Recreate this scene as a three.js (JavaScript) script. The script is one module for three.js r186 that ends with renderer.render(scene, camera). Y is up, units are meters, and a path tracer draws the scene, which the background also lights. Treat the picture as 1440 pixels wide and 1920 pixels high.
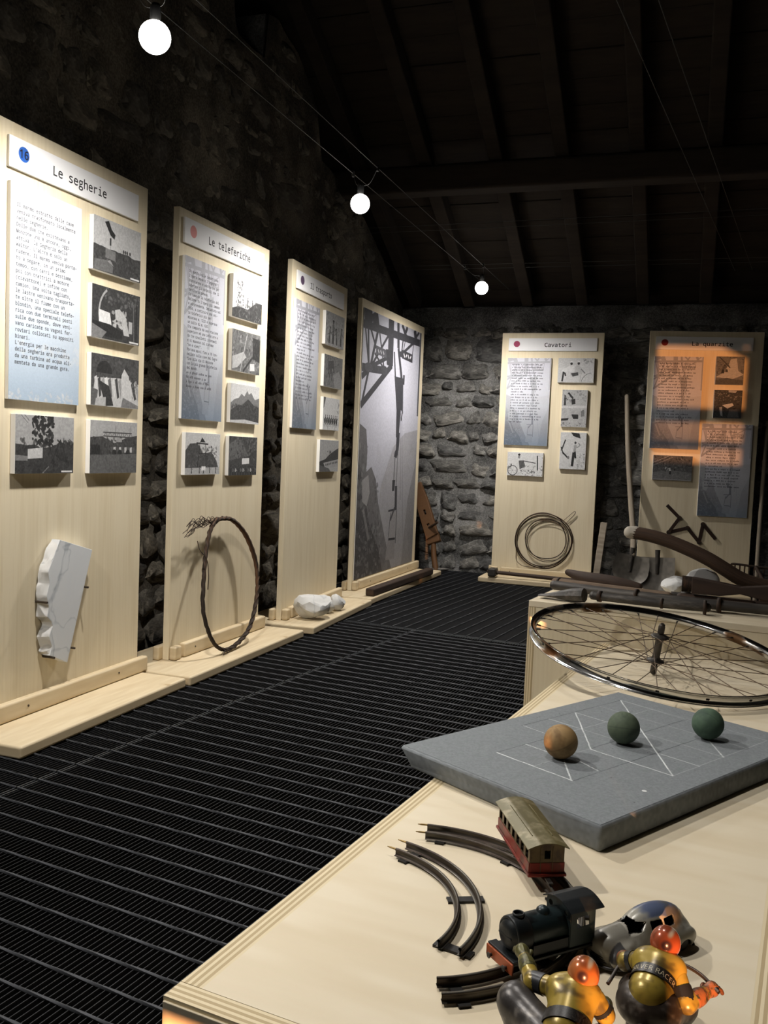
import * as THREE from 'three';
import { RoundedBoxGeometry } from 'three/addons/geometries/RoundedBoxGeometry.js';
import { mergeGeometries, mergeVertices, toCreasedNormals } from 'three/addons/utils/BufferGeometryUtils.js';
import { MarchingCubes } from 'three/addons/objects/MarchingCubes.js';

// ------------------------------------------------------------------ camera, sky, sun, lamps, exposure
const scene = new THREE.Scene();
const renderer = new THREE.WebGLRenderer({ antialias: true });
renderer.toneMapping = THREE.LinearToneMapping;
renderer.toneMappingExposure = 1.0;
renderer.shadowMap.enabled = true;
renderer.shadowMap.type = THREE.PCFSoftShadowMap;
const camera = new THREE.PerspectiveCamera(58.99, 1440 / 1920, 0.05, 60);
camera.position.set(0, 1, 0);
{ // turned 18.97 degrees left of the long wall, tipped 3.87 degrees down and rolled 2.38 degrees
  const yaw = new THREE.Quaternion().setFromAxisAngle(new THREE.Vector3(0, 1, 0), 0.33105);
  const pitch = new THREE.Quaternion().setFromAxisAngle(new THREE.Vector3(1, 0, 0), -0.06761);
  const roll = new THREE.Quaternion().setFromAxisAngle(new THREE.Vector3(0, 0, 1), 0.0415);
  camera.quaternion.copy(yaw).multiply(pitch).multiply(roll);
}
camera.updateMatrixWorld(true);
scene.background = new THREE.Color(0x0b0d12);          // dusk outside
const SUN_DIR = new THREE.Vector3(0.25, 0.02, 1).normalize();
const sun = new THREE.DirectionalLight(0xffb47c, 14); // last low sun through the openings behind the camera
sun.target.position.set(0, 0.8, -3);
sun.position.copy(SUN_DIR).multiplyScalar(14).add(sun.target.position);
sun.castShadow = true;
sun.shadow.radius = 0.62;
Object.assign(sun.shadow.camera, { left: -6, right: 6, top: 5, bottom: -4, near: 0.5, far: 40 });
sun.shadow.mapSize.set(2048, 2048);
scene.add(sun, sun.target);
const LAMP_COLOR = 0xfffaf4, LAMP_POWER = 9.2, TABLE_LAMP_POWER = 3.5;

// ------------------------------------------------------------------ helpers
const V = (x, y, z) => new THREE.Vector3(x, y, z);
const PI = Math.PI;
function rng(seed) { let s = seed >>> 0; return () => { s = (s + 0x6d2b79f5) | 0; let t = Math.imul(s ^ (s >>> 15), 1 | s); t = (t + Math.imul(t ^ (t >>> 7), 61 | t)) ^ t; return ((t ^ (t >>> 14)) >>> 0) / 4294967296; }; }
const lerp = (a, b, t) => a + (b - a) * t, clamp = (x, a = 0, b = 1) => Math.min(b, Math.max(a, x));
const smooth = (a, b, x) => { const t = clamp((x - a) / (b - a)); return t * t * (3 - 2 * t); };
function hash2(x, y, s) { let h = Math.imul(x | 0, 374761393) ^ Math.imul(y | 0, 668265263) ^ Math.imul(s | 0, 2147483647 - 1013); h = Math.imul(h ^ (h >>> 13), 1274126177); return ((h ^ (h >>> 16)) >>> 0) / 4294967296; }
function vn(x, y, px, py, s) { // tileable value noise
  const xi = Math.floor(x), yi = Math.floor(y), fx = x - xi, fy = y - yi, u = fx * fx * (3 - 2 * fx), v = fy * fy * (3 - 2 * fy);
  const m = (a, p) => ((a % p) + p) % p;
  const a = hash2(m(xi, px), m(yi, py), s), b = hash2(m(xi + 1, px), m(yi, py), s), c = hash2(m(xi, px), m(yi + 1, py), s), d = hash2(m(xi + 1, px), m(yi + 1, py), s);
  return lerp(lerp(a, b, u), lerp(c, d, u), v);
}
function fbm(x, y, px, py, s, o = 4) { let r = 0, a = 0.5, n = 0; for (let i = 0; i < o; i++) { r += a * vn(x, y, px, py, s + i * 17); n += a; a *= 0.5; x *= 2; y *= 2; px *= 2; py *= 2; } return r / n; }
function n3(x, y, z, s = 0) { return (vn(x + z * 0.37, y - z * 0.61, 4096, 4096, s) + vn(y + 11.3 + x * 0.21, z + 5.7, 4096, 4096, s + 5) + vn(z + 3.1, x + 7.9 + y * 0.33, 4096, 4096, s + 9)) / 3; }
function tex(size, fn, { srgb = true, h = size } = {}) {
  const d = new Uint8Array(size * h * 4);
  for (let y = 0; y < h; y++) for (let x = 0; x < size; x++) { const c = fn(x / size, y / h), o = (y * size + x) * 4; d[o] = clamp(c[0], 0, 255); d[o + 1] = clamp(c[1], 0, 255); d[o + 2] = clamp(c[2], 0, 255); d[o + 3] = 255; }
  const t = new THREE.DataTexture(d, size, h); t.wrapS = t.wrapT = THREE.RepeatWrapping; t.magFilter = THREE.LinearFilter; t.minFilter = THREE.LinearMipmapLinearFilter; t.generateMipmaps = true;
  if (srgb) t.colorSpace = THREE.SRGBColorSpace; t.needsUpdate = true; return t;
}
function canvas(w, h, draw) {
  const c = document.createElement('canvas'); c.width = w; c.height = h; const g = c.getContext('2d'); draw(g, w, h);
  const t = new THREE.CanvasTexture(c); t.colorSpace = THREE.SRGBColorSpace; t.anisotropy = 8; return t;
}
const std = (o) => new THREE.MeshStandardMaterial({ roughness: 0.8, ...o });
const mixc = (a, b, t) => [lerp(a[0], b[0], t), lerp(a[1], b[1], t), lerp(a[2], b[2], t)];

// box-projected texture coordinates in metres
function uvBox(g, s = 1, swap = false) {
  g = g.index ? g.toNonIndexed() : g; const p = g.attributes.position, uv = new Float32Array(p.count * 2), a = V(), b = V(), c = V();
  for (let i = 0; i < p.count; i += 3) {
    a.fromBufferAttribute(p, i); b.fromBufferAttribute(p, i + 1); c.fromBufferAttribute(p, i + 2);
    const n = b.clone().sub(a).cross(c.clone().sub(a)), ax = Math.abs(n.x), ay = Math.abs(n.y), az = Math.abs(n.z);
    [a, b, c].forEach((q, k) => { let u, v; if (ax >= ay && ax >= az) { u = q.z; v = q.y; } else if (ay >= az) { u = q.x; v = q.z; } else { u = q.x; v = q.y; } if (swap) [u, v] = [v, u]; uv[(i + k) * 2] = u * s; uv[(i + k) * 2 + 1] = v * s; });
  }
  g.setAttribute('uv', new THREE.BufferAttribute(uv, 2)); return g;
}
const T = (g, x = 0, y = 0, z = 0, rx = 0, ry = 0, rz = 0) => { g.applyMatrix4(new THREE.Matrix4().compose(V(x, y, z), new THREE.Quaternion().setFromEuler(new THREE.Euler(rx, ry, rz)), V(1, 1, 1))); return g; };
function rbox(w, h, d, r = 0.003, seg = 2) { return uvBox(new RoundedBoxGeometry(w, h, d, seg, Math.min(r, w / 2.01, h / 2.01, d / 2.01))); }
function box(w, h, d) { return uvBox(new THREE.BoxGeometry(w, h, d)); }
function merge(list) { return mergeGeometries(list.map((g) => { const q = g.index ? g.toNonIndexed() : g; for (const k of Object.keys(q.attributes)) if (!['position', 'normal', 'uv', 'color'].includes(k)) q.deleteAttribute(k); return q; })); }
function cylBetween(a, b, r1, r2 = r1, seg = 10) {
  const d = b.clone().sub(a), L = d.length(), g = new THREE.CylinderGeometry(r2, r1, L, seg);
  g.applyMatrix4(new THREE.Matrix4().compose(a.clone().add(b).multiplyScalar(0.5), new THREE.Quaternion().setFromUnitVectors(V(0, 1, 0), d.normalize()), V(1, 1, 1))); return g;
}
function tube(points, r, n = 64, seg = 8, closed = false) { return new THREE.TubeGeometry(new THREE.CatmullRomCurve3(points, closed), n, r, seg, closed); }
// tube whose thickness varies: rad(t)
function taper(points, rad, n = 40, seg = 10) {
  const c = new THREE.CatmullRomCurve3(points), g = new THREE.TubeGeometry(c, n, 1, seg, false), p = g.attributes.position;
  const row = seg + 1;
  for (let i = 0; i <= n; i++) { const q = c.getPointAt(i / n), r = rad(i / n); for (let j = 0; j < row; j++) { const k = i * row + j; p.setXYZ(k, q.x + (p.getX(k) - q.x) * r, q.y + (p.getY(k) - q.y) * r, q.z + (p.getZ(k) - q.z) * r); } }
  const caps = [0, 1].map((e) => { const q = c.getPointAt(e), s = new THREE.SphereGeometry(Math.max(rad(e), 1e-4), seg, 6); s.translate(q.x, q.y, q.z); return s; });
  g.computeVertexNormals(); return merge([g, ...caps]);
}
function lathe(pts, seg = 32) { return new THREE.LatheGeometry(pts.map(([x, y]) => new THREE.Vector2(x, y)), seg); }
function extrude(pts, depth, { holes = [], bevel = 0, steps = 1 } = {}) {
  const s = new THREE.Shape(pts.map(([x, y]) => new THREE.Vector2(x, y)));
  for (const h of holes) s.holes.push(new THREE.Path(h.map(([x, y]) => new THREE.Vector2(x, y))));
  return uvBox(new THREE.ExtrudeGeometry(s, { depth, steps, bevelEnabled: bevel > 0, bevelSize: bevel, bevelThickness: bevel, bevelSegments: 2, curveSegments: 12 }));
}
function paint(g, fn) { const p = g.attributes.position, c = new Float32Array(p.count * 3), k = new THREE.Color(); for (let i = 0; i < p.count; i++) { const q = fn(p.getX(i), p.getY(i), p.getZ(i)); k.setRGB(q[0] / 255, q[1] / 255, q[2] / 255, THREE.SRGBColorSpace); c.set([k.r, k.g, k.b], i * 3); } g.setAttribute('color', new THREE.BufferAttribute(c, 3)); return g; }
// a smooth solid from a signed distance function, meshed on a grid
function solid(sdf, lo, hi, res) {
  const size = Math.max(hi[0] - lo[0], hi[1] - lo[1], hi[2] - lo[2]) * 1.06, cx = (lo[0] + hi[0]) / 2, cy = (lo[1] + hi[1]) / 2, cz = (lo[2] + hi[2]) / 2;
  const mc = new MarchingCubes(res, new THREE.MeshStandardMaterial(), false, false, 400000); mc.isolation = 0;
  const h = res / 2, f = mc.field;
  for (let k = 0; k < res; k++) for (let j = 0; j < res; j++) for (let i = 0; i < res; i++) f[i + j * res + k * res * res] = -sdf(cx + ((i - h) / h) * size / 2, cy + ((j - h) / h) * size / 2, cz + ((k - h) / h) * size / 2);
  mc.update(); const n = mc.count, pos = new Float32Array(n * 3);
  for (let i = 0; i < n; i++) { pos[i * 3] = cx + mc.positionArray[i * 3] * size / 2; pos[i * 3 + 1] = cy + mc.positionArray[i * 3 + 1] * size / 2; pos[i * 3 + 2] = cz + mc.positionArray[i * 3 + 2] * size / 2; }
  let g = new THREE.BufferGeometry(); g.setAttribute('position', new THREE.BufferAttribute(pos, 3));
  g = mergeVertices(g, size / res * 1e-3); g.computeVertexNormals(); return g;
}
const smin = (a, b, k) => { const h = clamp(0.5 + 0.5 * (b - a) / k); return lerp(b, a, h) - k * h * (1 - h); };
function capsule(x, y, z, a, b, ra, rb) { const bx_ = b[0] - a[0], by = b[1] - a[1], bz = b[2] - a[2], t = clamp(((x - a[0]) * bx_ + (y - a[1]) * by + (z - a[2]) * bz) / (bx_ * bx_ + by * by + bz * bz)); return Math.hypot(x - a[0] - bx_ * t, y - a[1] - by * t, z - a[2] - bz * t) - lerp(ra, rb, t); }
const ellip = (x, y, z, c, r) => { const k = Math.hypot((x - c[0]) / r[0], (y - c[1]) / r[1], (z - c[2]) / r[2]); return (k - 1) * Math.min(r[0], r[1], r[2]); };

// scene graph helpers
const used = new Map();
function numbered(n) { const k = used.get(n) ?? 0; used.set(n, k + 1); return k ? n + '_' + String(k).padStart(3, '0') : n; }
function tag(o, label, category, group) { o.userData = { label, category }; if (group) o.userData.group = group; return o; }
function thing(name, label, category, pos = [0, 0, 0], turn = 0, group) { const o = new THREE.Group(); o.name = numbered(name); o.position.set(...pos); o.rotation.y = turn; tag(o, label, category, group); scene.add(o); return o; }
const partNames = new WeakMap();
function part(name, geo, mat, parent, label) {
  const m = new THREE.Mesh(geo, mat); m.castShadow = m.receiveShadow = true; if (label) m.userData.label = label; parent.add(m);
  if (!partNames.has(parent)) partNames.set(parent, {}); const n = partNames.get(parent), c = n[name] = (n[name] ?? 0) + 1; m.name = c > 1 ? name + '_' + String(c - 1).padStart(3, '0') : name; return m;
}
function single(name, geo, mat, label, category, group) { const m = new THREE.Mesh(geo, mat); m.name = numbered(name); m.castShadow = m.receiveShadow = true; tag(m, label, category, group); scene.add(m); return m; }
function structure(name, label) { const o = new THREE.Group(); o.name = numbered(name); o.userData = { kind: 'structure', label }; scene.add(o); return o; }

// the two plinths and the floor gratings stand 6.6 degrees off the walls: floor frame (a across, d ahead)
const FA = 0.11514, cF = Math.cos(FA), sF = Math.sin(FA);
const at = (a, y, d) => V(a * cF + d * sF, y, a * sF - d * cF);
const TURN = -FA; // rotation.y of things squared to that frame (local x = across, local -z = ahead)

// ------------------------------------------------------------------ materials
const woodGrain = (base, dark, sx, sy, seed, amt, knots = 0) => (u, v) => {
  const w = fbm(u * sx * 0.25, v * sy * 0.5, sx * 0.25, sy * 0.5, seed + 3, 3);
  let g = fbm(u * sx + w * 3, v * sy, sx, sy, seed, 4) * 0.6 + vn(u * sx * 4, v * sy * 2, sx * 4, sy * 2, seed + 8) * 0.4;
  let t = clamp((g - 0.35) * amt);
  if (knots) { const cx = Math.floor(u * 4), cy = Math.floor(v * 2), kx = (cx + 0.2 + 0.6 * hash2(cx, cy, seed)) / 4, ky = (cy + 0.2 + 0.6 * hash2(cy, cx, seed + 1)) / 2, dd = Math.hypot((u - kx) * 1.0, (v - ky) * 0.55); if (hash2(cx, cy, seed + 2) < knots) t = Math.max(t, smooth(0.014, 0.005, dd) * 1.6, smooth(0.04, 0.01, dd) * 0.4); }
  const blot = fbm(u * 3, v * 3, 3, 3, seed + 20, 3); const c = mixc(base, dark, clamp(t + (blot - 0.5) * 0.35)); return c;
};
const plyTex = tex(512, woodGrain([226, 213, 184], [202, 184, 148], 48, 3, 11, 0.8));
const tableTex = tex(512, woodGrain([228, 215, 188], [204, 184, 148], 3, 26, 31, 0.85));
const pineTex = tex(512, woodGrain([216, 200, 168], [184, 160, 122], 3, 40, 51, 0.8, 0.6));
const plyM = std({ map: plyTex, roughness: 0.78 }), tableM = std({ map: tableTex, roughness: 0.6 }), pineM = std({ map: pineTex, roughness: 0.7 });
const edgeM = std({ vertexColors: true, roughness: 0.75 });
const stoneTex = tex(512, (u, v) => { const a = fbm(u * 6, v * 6, 6, 6, 71, 5), b = vn(u * 90, v * 90, 90, 90, 75), d = fbm(u * 14, v * 14, 14, 14, 79, 3); const k = 0.55 + 0.75 * (a - 0.5) * 1.5 + (b - 0.5) * 0.25 - smooth(0.62, 0.75, d) * 0.25; return [148 * k + 24, 147 * k + 24, 144 * k + 24]; });
const stoneBump = tex(512, (u, v) => { const a = fbm(u * 8, v * 8, 8, 8, 83, 5) * 255; return [a, a, a]; }, { srgb: false });
const STONE = [0xf0eeea, 0xd6d4d0, 0xfaf6ee, 0xc0c0c0].map((c) => std({ map: stoneTex, color: c, roughness: 0.95, bumpMap: stoneBump, bumpScale: 0.02 }));
const mortarTex = tex(512, (u, v) => { const a = fbm(u * 5, v * 5, 5, 5, 91, 5), b = vn(u * 160, v * 160, 160, 160, 95); const k = 0.6 + (a - 0.5) * 0.8 + (b - 0.5) * 0.3; return [176 * k, 175 * k, 172 * k]; });
const mortarM = std({ map: mortarTex, roughness: 1, bumpMap: stoneBump, bumpScale: 0.012 });
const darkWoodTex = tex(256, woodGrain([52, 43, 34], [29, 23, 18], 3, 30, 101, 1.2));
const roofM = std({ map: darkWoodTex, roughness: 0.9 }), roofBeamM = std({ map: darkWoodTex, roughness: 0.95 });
const steelM = std({ color: 0x55585c, metalness: 0.75, roughness: 0.5 });
const barM = std({ color: 0x28292c, metalness: 0.5, roughness: 0.6 }), rodM = std({ color: 0x414347, metalness: 0.4, roughness: 0.65 });
const pitM = std({ color: 0x5a544c, roughness: 1 }), blackM = std({ color: 0x1a1a1a, roughness: 0.9 });
const rustTex = tex(256, (u, v) => { const a = fbm(u * 7, v * 7, 7, 7, 111, 5), b = vn(u * 60, v * 60, 60, 60, 115); return mixc([44, 36, 30], [104, 72, 48], clamp((a - 0.38) * 2.2 + (b - 0.5) * 0.5)); });
const rustM = std({ map: rustTex, metalness: 0.35, roughness: 0.72 });
const ironTex = tex(256, (u, v) => { const a = fbm(u * 6, v * 6, 6, 6, 121, 5), b = vn(u * 50, v * 50, 50, 50, 125); return mixc([52, 48, 44], [112, 106, 98], clamp((a - 0.4) * 2 + (b - 0.5) * 0.4)); });
const ironM = std({ map: ironTex, color: 0xffffff, metalness: 0.15, roughness: 0.55 });
const oldWoodTex = tex(256, woodGrain([120, 100, 80], [60, 47, 37], 4, 40, 131, 1.3));
const oldWoodM = std({ map: oldWoodTex, roughness: 0.8 }), paleWoodM = std({ map: tex(256, woodGrain([168, 156, 138], [112, 100, 86], 4, 40, 137, 1.2)), roughness: 0.8 }), darkHandleM = std({ map: oldWoodTex, color: 0x8a7a70, roughness: 0.75 }), orangeWoodM = std({ map: pineTex, color: 0x6e5030, roughness: 0.65 });
const paperWhite = std({ color: 0xf1f0ee, roughness: 0.7 });

// ------------------------------------------------------------------ the setting: grating floor, rubble walls, timber roof
const FLOOR = structure('floor', 'dark steel grating floor of thin bars crossed by twisted rods');
part('pit', T(box(8, 0.1, 13), 0.3, -0.95, -2.4), pitM, FLOOR);
const rodGeo = (() => { // twisted square rod, 1 m long, along x
  const n = 46, g = new THREE.BoxGeometry(1, 0.0052, 0.0052, n, 1, 1), p = g.attributes.position;
  for (let i = 0; i < p.count; i++) { const x = p.getX(i), a = x * PI * 2 * 5, y = p.getY(i), z = p.getZ(i); p.setY(i, y * Math.cos(a) - z * Math.sin(a)); p.setZ(i, y * Math.sin(a) + z * Math.cos(a)); }
  g.computeVertexNormals(); return g.toNonIndexed();
})();
function grating(a0, a1, d0, d1, along, pitch, rodPitch, rodSpan) { // along: 'd' bars run ahead, 'a' bars run across
  const bars = [], H = 0.026, top = -0.002;
  const bar = (a, d, la, ld) => { const g = new THREE.BoxGeometry(la, H, ld); g.translate(a, top - H / 2, -d); return g; };
  if (along === 'd') for (let a = a0 + pitch; a < a1 - 0.004; a += pitch) bars.push(bar(a, (d0 + d1) / 2, 0.0017, d1 - d0));
  else for (let d = d0 + pitch; d < d1 - 0.004; d += pitch) bars.push(bar((a0 + a1) / 2, d, a1 - a0, 0.0017));
  const pan = new THREE.Group(); pan.name = 'grating_panel'; const c = FLOOR.children.filter((q) => q.name.startsWith('grating_panel')).length; if (c) pan.name += '_' + String(c).padStart(3, '0');
  pan.rotation.y = TURN; FLOOR.add(pan);
  part('bearing_bars', merge(bars), barM, pan).userData.kind = 'stuff';
  part('edge_frame', merge([bar(a0 + 0.003, (d0 + d1) / 2, 0.004, d1 - d0), bar(a1 - 0.003, (d0 + d1) / 2, 0.004, d1 - d0), bar((a0 + a1) / 2, d0 + 0.004, a1 - a0, 0.006), bar((a0 + a1) / 2, d1 - 0.004, a1 - a0, 0.006)]), steelM, pan);
  const L = along === 'd' ? a1 - a0 : d1 - d0, gg = rodGeo.clone(); gg.scale(L, 1, 1); { const p = gg.attributes.position; void p; }
  if (along === 'd') for (let d = d0 + rodPitch * 0.6; d < d1 - 0.02; d += rodPitch) { const m = part('cross_rod', gg, rodM, pan); m.position.set((a0 + a1) / 2, -0.0005, -d); }
  else for (let a = a0 + rodPitch * 0.6; a < a1 - 0.02; a += rodPitch) { const m = part('cross_rod', gg, rodM, pan); m.rotation.y = PI / 2; m.position.set(a, -0.0005, -(d0 + d1) / 2); }
}
grating(-3.25, -2.003, -0.4, 4.64, 'd', 0.0143, 0.0755);
grating(-1.997, 0.0, -0.4, 4.64, 'd', 0.0143, 0.0755);
grating(0.006, 1.9, -0.4, 4.64, 'd', 0.0143, 0.0755);
grating(-3.4, 0.1, 4.66, 7.75, 'a', 0.0143, 0.0755);
grating(0.106, 2.4, 4.66, 7.75, 'a', 0.0143, 0.0755);

const WARM_STONE = [0xe0d6c4, 0xc8bfb0, 0xeee2cc, 0xb4aca0].map((c) => std({ map: stoneTex, color: c, roughness: 0.95, bumpMap: stoneBump, bumpScale: 0.02 })), warmMortarM = std({ map: mortarTex, color: 0xdccfba, roughness: 1, bumpMap: stoneBump, bumpScale: 0.012 });
// rubble: seven shared stone shapes
const stoneGeo = Array.from({ length: 7 }, (_, s) => {
  let g = mergeVertices((() => { const q = new THREE.IcosahedronGeometry(1, 3); q.deleteAttribute('uv'); q.deleteAttribute('normal'); return q; })(), 1e-4); const p = g.attributes.position, v = V();
  for (let i = 0; i < p.count; i++) {
    v.fromBufferAttribute(p, i); const e = 0.62 + 0.1 * hash2(s, 1, 3); v.set(Math.sign(v.x) * Math.abs(v.x) ** e, Math.sign(v.y) * Math.abs(v.y) ** e, Math.sign(v.z) * Math.abs(v.z) ** 0.7);
    const k = 0.8 + 0.42 * (n3(v.x * 1.5 + s * 7, v.y * 1.5, v.z * 1.5, 200 + s) - 0.5) * 2 + 0.16 * (n3(v.x * 4.5, v.y * 4.5 + s * 3, v.z * 4.5, 300 + s) - 0.5) * 2; p.setXYZ(i, v.x * k, v.y * k, v.z * (k * 0.85 + 0.1));
  }
  g.computeVertexNormals(); g = uvBox(g, 0.16); return toCreasedNormals(g, 0.7);
});
const PANELS = [ // viewer's left and right foot of each display panel (x, z), height
  [-2.155, -2.33, -2.155, -3.19, 2.01], [-2.145, -3.41, -2.14, -4.255, 2.0], [-2.125, -4.505, -2.16, -5.4, 2.01], [-2.175, -5.71, -2.165, -7.125, 2.01], [-1.535, -7.2, -0.74, -7.2, 1.975], [-0.4, -7.17, 0.405, -7.27, 1.985]];
const CAM = V(0, 1, 0);
function hidden(p) { // behind a display panel, or outside the frame
  const q = p.clone().project(camera); if (Math.abs(q.x) > 1.02 || Math.abs(q.y) > 1.02) return true;
  for (const [x0, z0, x1, z1, h] of PANELS) { const dx = p.x, dz = p.z, ex = x1 - x0, ez = z1 - z0, den = dx * ez - dz * ex; if (Math.abs(den) < 1e-9) continue; const t = (x0 * ez - z0 * ex) / den, u = (x0 * dz - z0 * dx) / den; if (t > 0 && t < 1 && u > 0.03 && u < 0.97 && 1 + (p.y - 1) * t < h - 0.03) return true; }
  return false;
}
function rubble(wall, place, u0, u1, topAt, seed, vMax, rotY, STONE) { // courses of stones; place(u, v) -> world point on the mortar face
  const r = rng(seed), list = [];
  for (let v = 0.01; v < vMax;) {
    const hRow = 0.085 + 0.085 * r(); let u = u0 - 0.1 * r();
    while (u < u1) {
      const h = hRow * (0.72 + 0.36 * r()), w = Math.max(0.09, h * (1.05 + 1.6 * r() ** 1.4)), cu = u + w / 2, cv = v + hRow / 2 + (r() - 0.5) * 0.025;
      if (cv + h / 2 < topAt(cu) && cu + w / 2 < u1) list.push({ cu, cv, w, h, dep: 0.055 + 0.025 * r(), out: v > 2.0 && vMax > 3 ? 0.004 + 0.016 * r() : 0.018 + 0.026 * r(), rot: (r() - 0.5) * 0.22, g: (r() * 7) | 0, m: (r() * 4) | 0 });
      u += w + 0.01 + 0.022 * r();
    }
    v += hRow + 0.008 + 0.014 * r();
  }
  const q0 = new THREE.Quaternion().setFromAxisAngle(V(0, 1, 0), rotY), out = V(0, 0, 1).applyQuaternion(q0);
  for (const s of list) { s.p = place(s.cu, s.cv).addScaledVector(out, s.out - s.dep * 0.8); s.q = q0.clone().multiply(new THREE.Quaternion().setFromEuler(new THREE.Euler((hash2(s.g, s.m, 4) - 0.5) * 0.2, 0, s.rot))); s.size = hidden(s.p.clone().addScaledVector(out, 0.05)) ? 0 : s.w * s.h / s.p.distanceToSquared(CAM); s.sc = V(s.w * 0.67, s.h * 0.67, s.dep); }
  list.sort((a, b) => b.size - a.size); const rest = STONE.map(() => []);
  list.forEach((s, i) => {
    if (i < 300 && s.size > 0) { const m = part('stone', stoneGeo[s.g], STONE[s.m], wall); m.position.copy(s.p); m.quaternion.copy(s.q); m.scale.copy(s.sc); }
    else rest[s.m].push([s.g, new THREE.Matrix4().compose(s.p, s.q, s.sc)]);
  });
  rest.forEach((l, k) => { if (!l.length) return; const m = part('remaining_stones', merge(l.map(([g, x]) => stoneGeo[g].clone().applyMatrix4(x))), STONE[k], wall); m.userData.kind = 'stuff'; });
}
function mortarFace(w, h, nx, ny, seed, topAt) { // uneven mortar, in its own plane, x from 0 to w
  const g = new THREE.PlaneGeometry(w, h, nx, ny), p = g.attributes.position, uv = g.attributes.uv;
  for (let i = 0; i < p.count; i++) { const x = p.getX(i) + w / 2; let y = p.getY(i) + h / 2; const top = topAt(x); if (y > top) y = top; p.setXYZ(i, x, y, (n3(x * 7, y * 7, 3, seed) - 0.5) * 0.035 + (n3(x * 22, y * 22, 9, seed) - 0.5) * 0.016); uv.setXY(i, x, y); }
  g.computeVertexNormals(); return g;
}
// end wall
const wallEnd = structure('wall_end', 'grey rubble stone wall with wide mortar joints behind the two far panels');
part('wall_core', T(box(6.2, 3.235, 0.4), 0.4, 0.6175, -7.71), mortarM, wallEnd);
{ const m = part('mortar', mortarFace(3.9, 2.22, 110, 62, 401, () => 9), mortarM, wallEnd); m.position.set(-2.5, 0, -7.47); }
rubble(wallEnd, (u, v) => V(-2.5 + u, v, -7.47), 0.02, 3.9, () => 2.2, 77, 2.2, 0, STONE);
// long wall with a stepped gable; u runs away from the camera from z = -1.6
const gable = [[0, 4.4], [1.6, 4.15], [2.5, 3.75], [2.8, 3.45], [2.82, 3.2], [3.0, 3.19], [3.18, 3.2], [3.2, 3.46], [3.34, 3.48], [3.69, 3.38], [3.96, 3.17], [4.04, 2.9], [4.6, 2.81], [4.88, 2.71], [5.27, 2.54], [5.87, 2.235], [6.1, 2.2]];
const gableTop = (u) => { for (let i = 1; i < gable.length; i++) if (u <= gable[i][0]) { const [a, b] = [gable[i - 1], gable[i]]; return lerp(a[1], b[1], (u - a[0]) / (b[0] - a[0])); } return 2.2; };
const wallLeft = structure('wall_left', 'tall dark rubble stone gable wall behind the row of panels');
{
  const pts = [[0, -1], [6.1, -1], ...gable.slice().reverse()];
  const core = part('wall_core', extrude(pts, 0.42), mortarM, wallLeft); core.rotation.y = PI / 2; core.position.set(-2.91, 0, -1.6);
  const m = part('mortar', mortarFace(5.95, 4.4, 150, 110, 431, gableTop), warmMortarM, wallLeft); m.rotation.y = PI / 2; m.position.set(-2.47, 0, -1.6);
  part('wall_near_end', T(box(0.42, 5.9, 4.8), -2.7, 1.9, 0.8), mortarM, wallLeft);
}
rubble(wallLeft, (u, v) => V(-2.47, v, -1.6 - u), 0, 5.84, (u) => Math.min(gableTop(u - 0.1), gableTop(u), gableTop(u + 0.1)) + 0.02, 91, 4.0, PI / 2, WARM_STONE);
const wallRight = structure('wall_right', 'plain rough wall on the far side of the room'); part('wall_core', T(box(0.3, 5.9, 10.8), 3.35, 1.95, -2.5), mortarM, wallRight);
// wall behind the camera, its window opening and slits shaped to place the sun patches
const wallBack = structure('wall_back', 'rough wall behind the viewer with a window opening and slits shaped for sunbeams');
{
  const wb = (x0, x1, y0, y1) => part('wall_section', T(box(x1 - x0, y1 - y0, 0.12), (x0 + x1) / 2, (y0 + y1) / 2, 2.71), mortarM, wallBack);
  wb(-2.95, 0.38, -1, 2.36); wb(0.38, 0.47, -1, 0.2); wb(0.38, 0.47, 0.5, 2.36); wb(0.47, 0.792, -1, 2.36);
  wb(0.792, 0.965, -1, 0.56); wb(0.792, 0.965, 0.622, 2.36); wb(0.856, 0.884, 0.56, 0.622); wb(0.965, 2.12, -1, 2.36); wb(2.12, 2.8, -1, 1.2); wb(2.8, 3.5, -1, 2.36);
  const win = structure('window_1', 'wooden window frame with two crossbars and a slanting brace');
  for (const [y, h] of [[1.56, 0.11], [1.34, 0.045]]) part('crossbar', T(box(0.72, h, 0.05), 2.46, y, 2.7), oldWoodM, win);
  part('brace', T(box(0.5, 0.06, 0.04), 2.6, 2.1, 2.7, 0, 0, -0.42), oldWoodM, win);
}
{ // added glass, unseen, tinted to weaken the sun on the quartzite panel
  const sun_dimming_pane = part('sun_dimming_pane', T(box(0.7, 1.16, 0.004), 2.46, 1.78, 2.745), new THREE.MeshPhysicalMaterial({ color: 0xa8a39a, transmission: 1, thickness: 0, roughness: 0, ior: 1.45 }), scene.getObjectByName('window_1')); void sun_dimming_pane;
}
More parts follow.
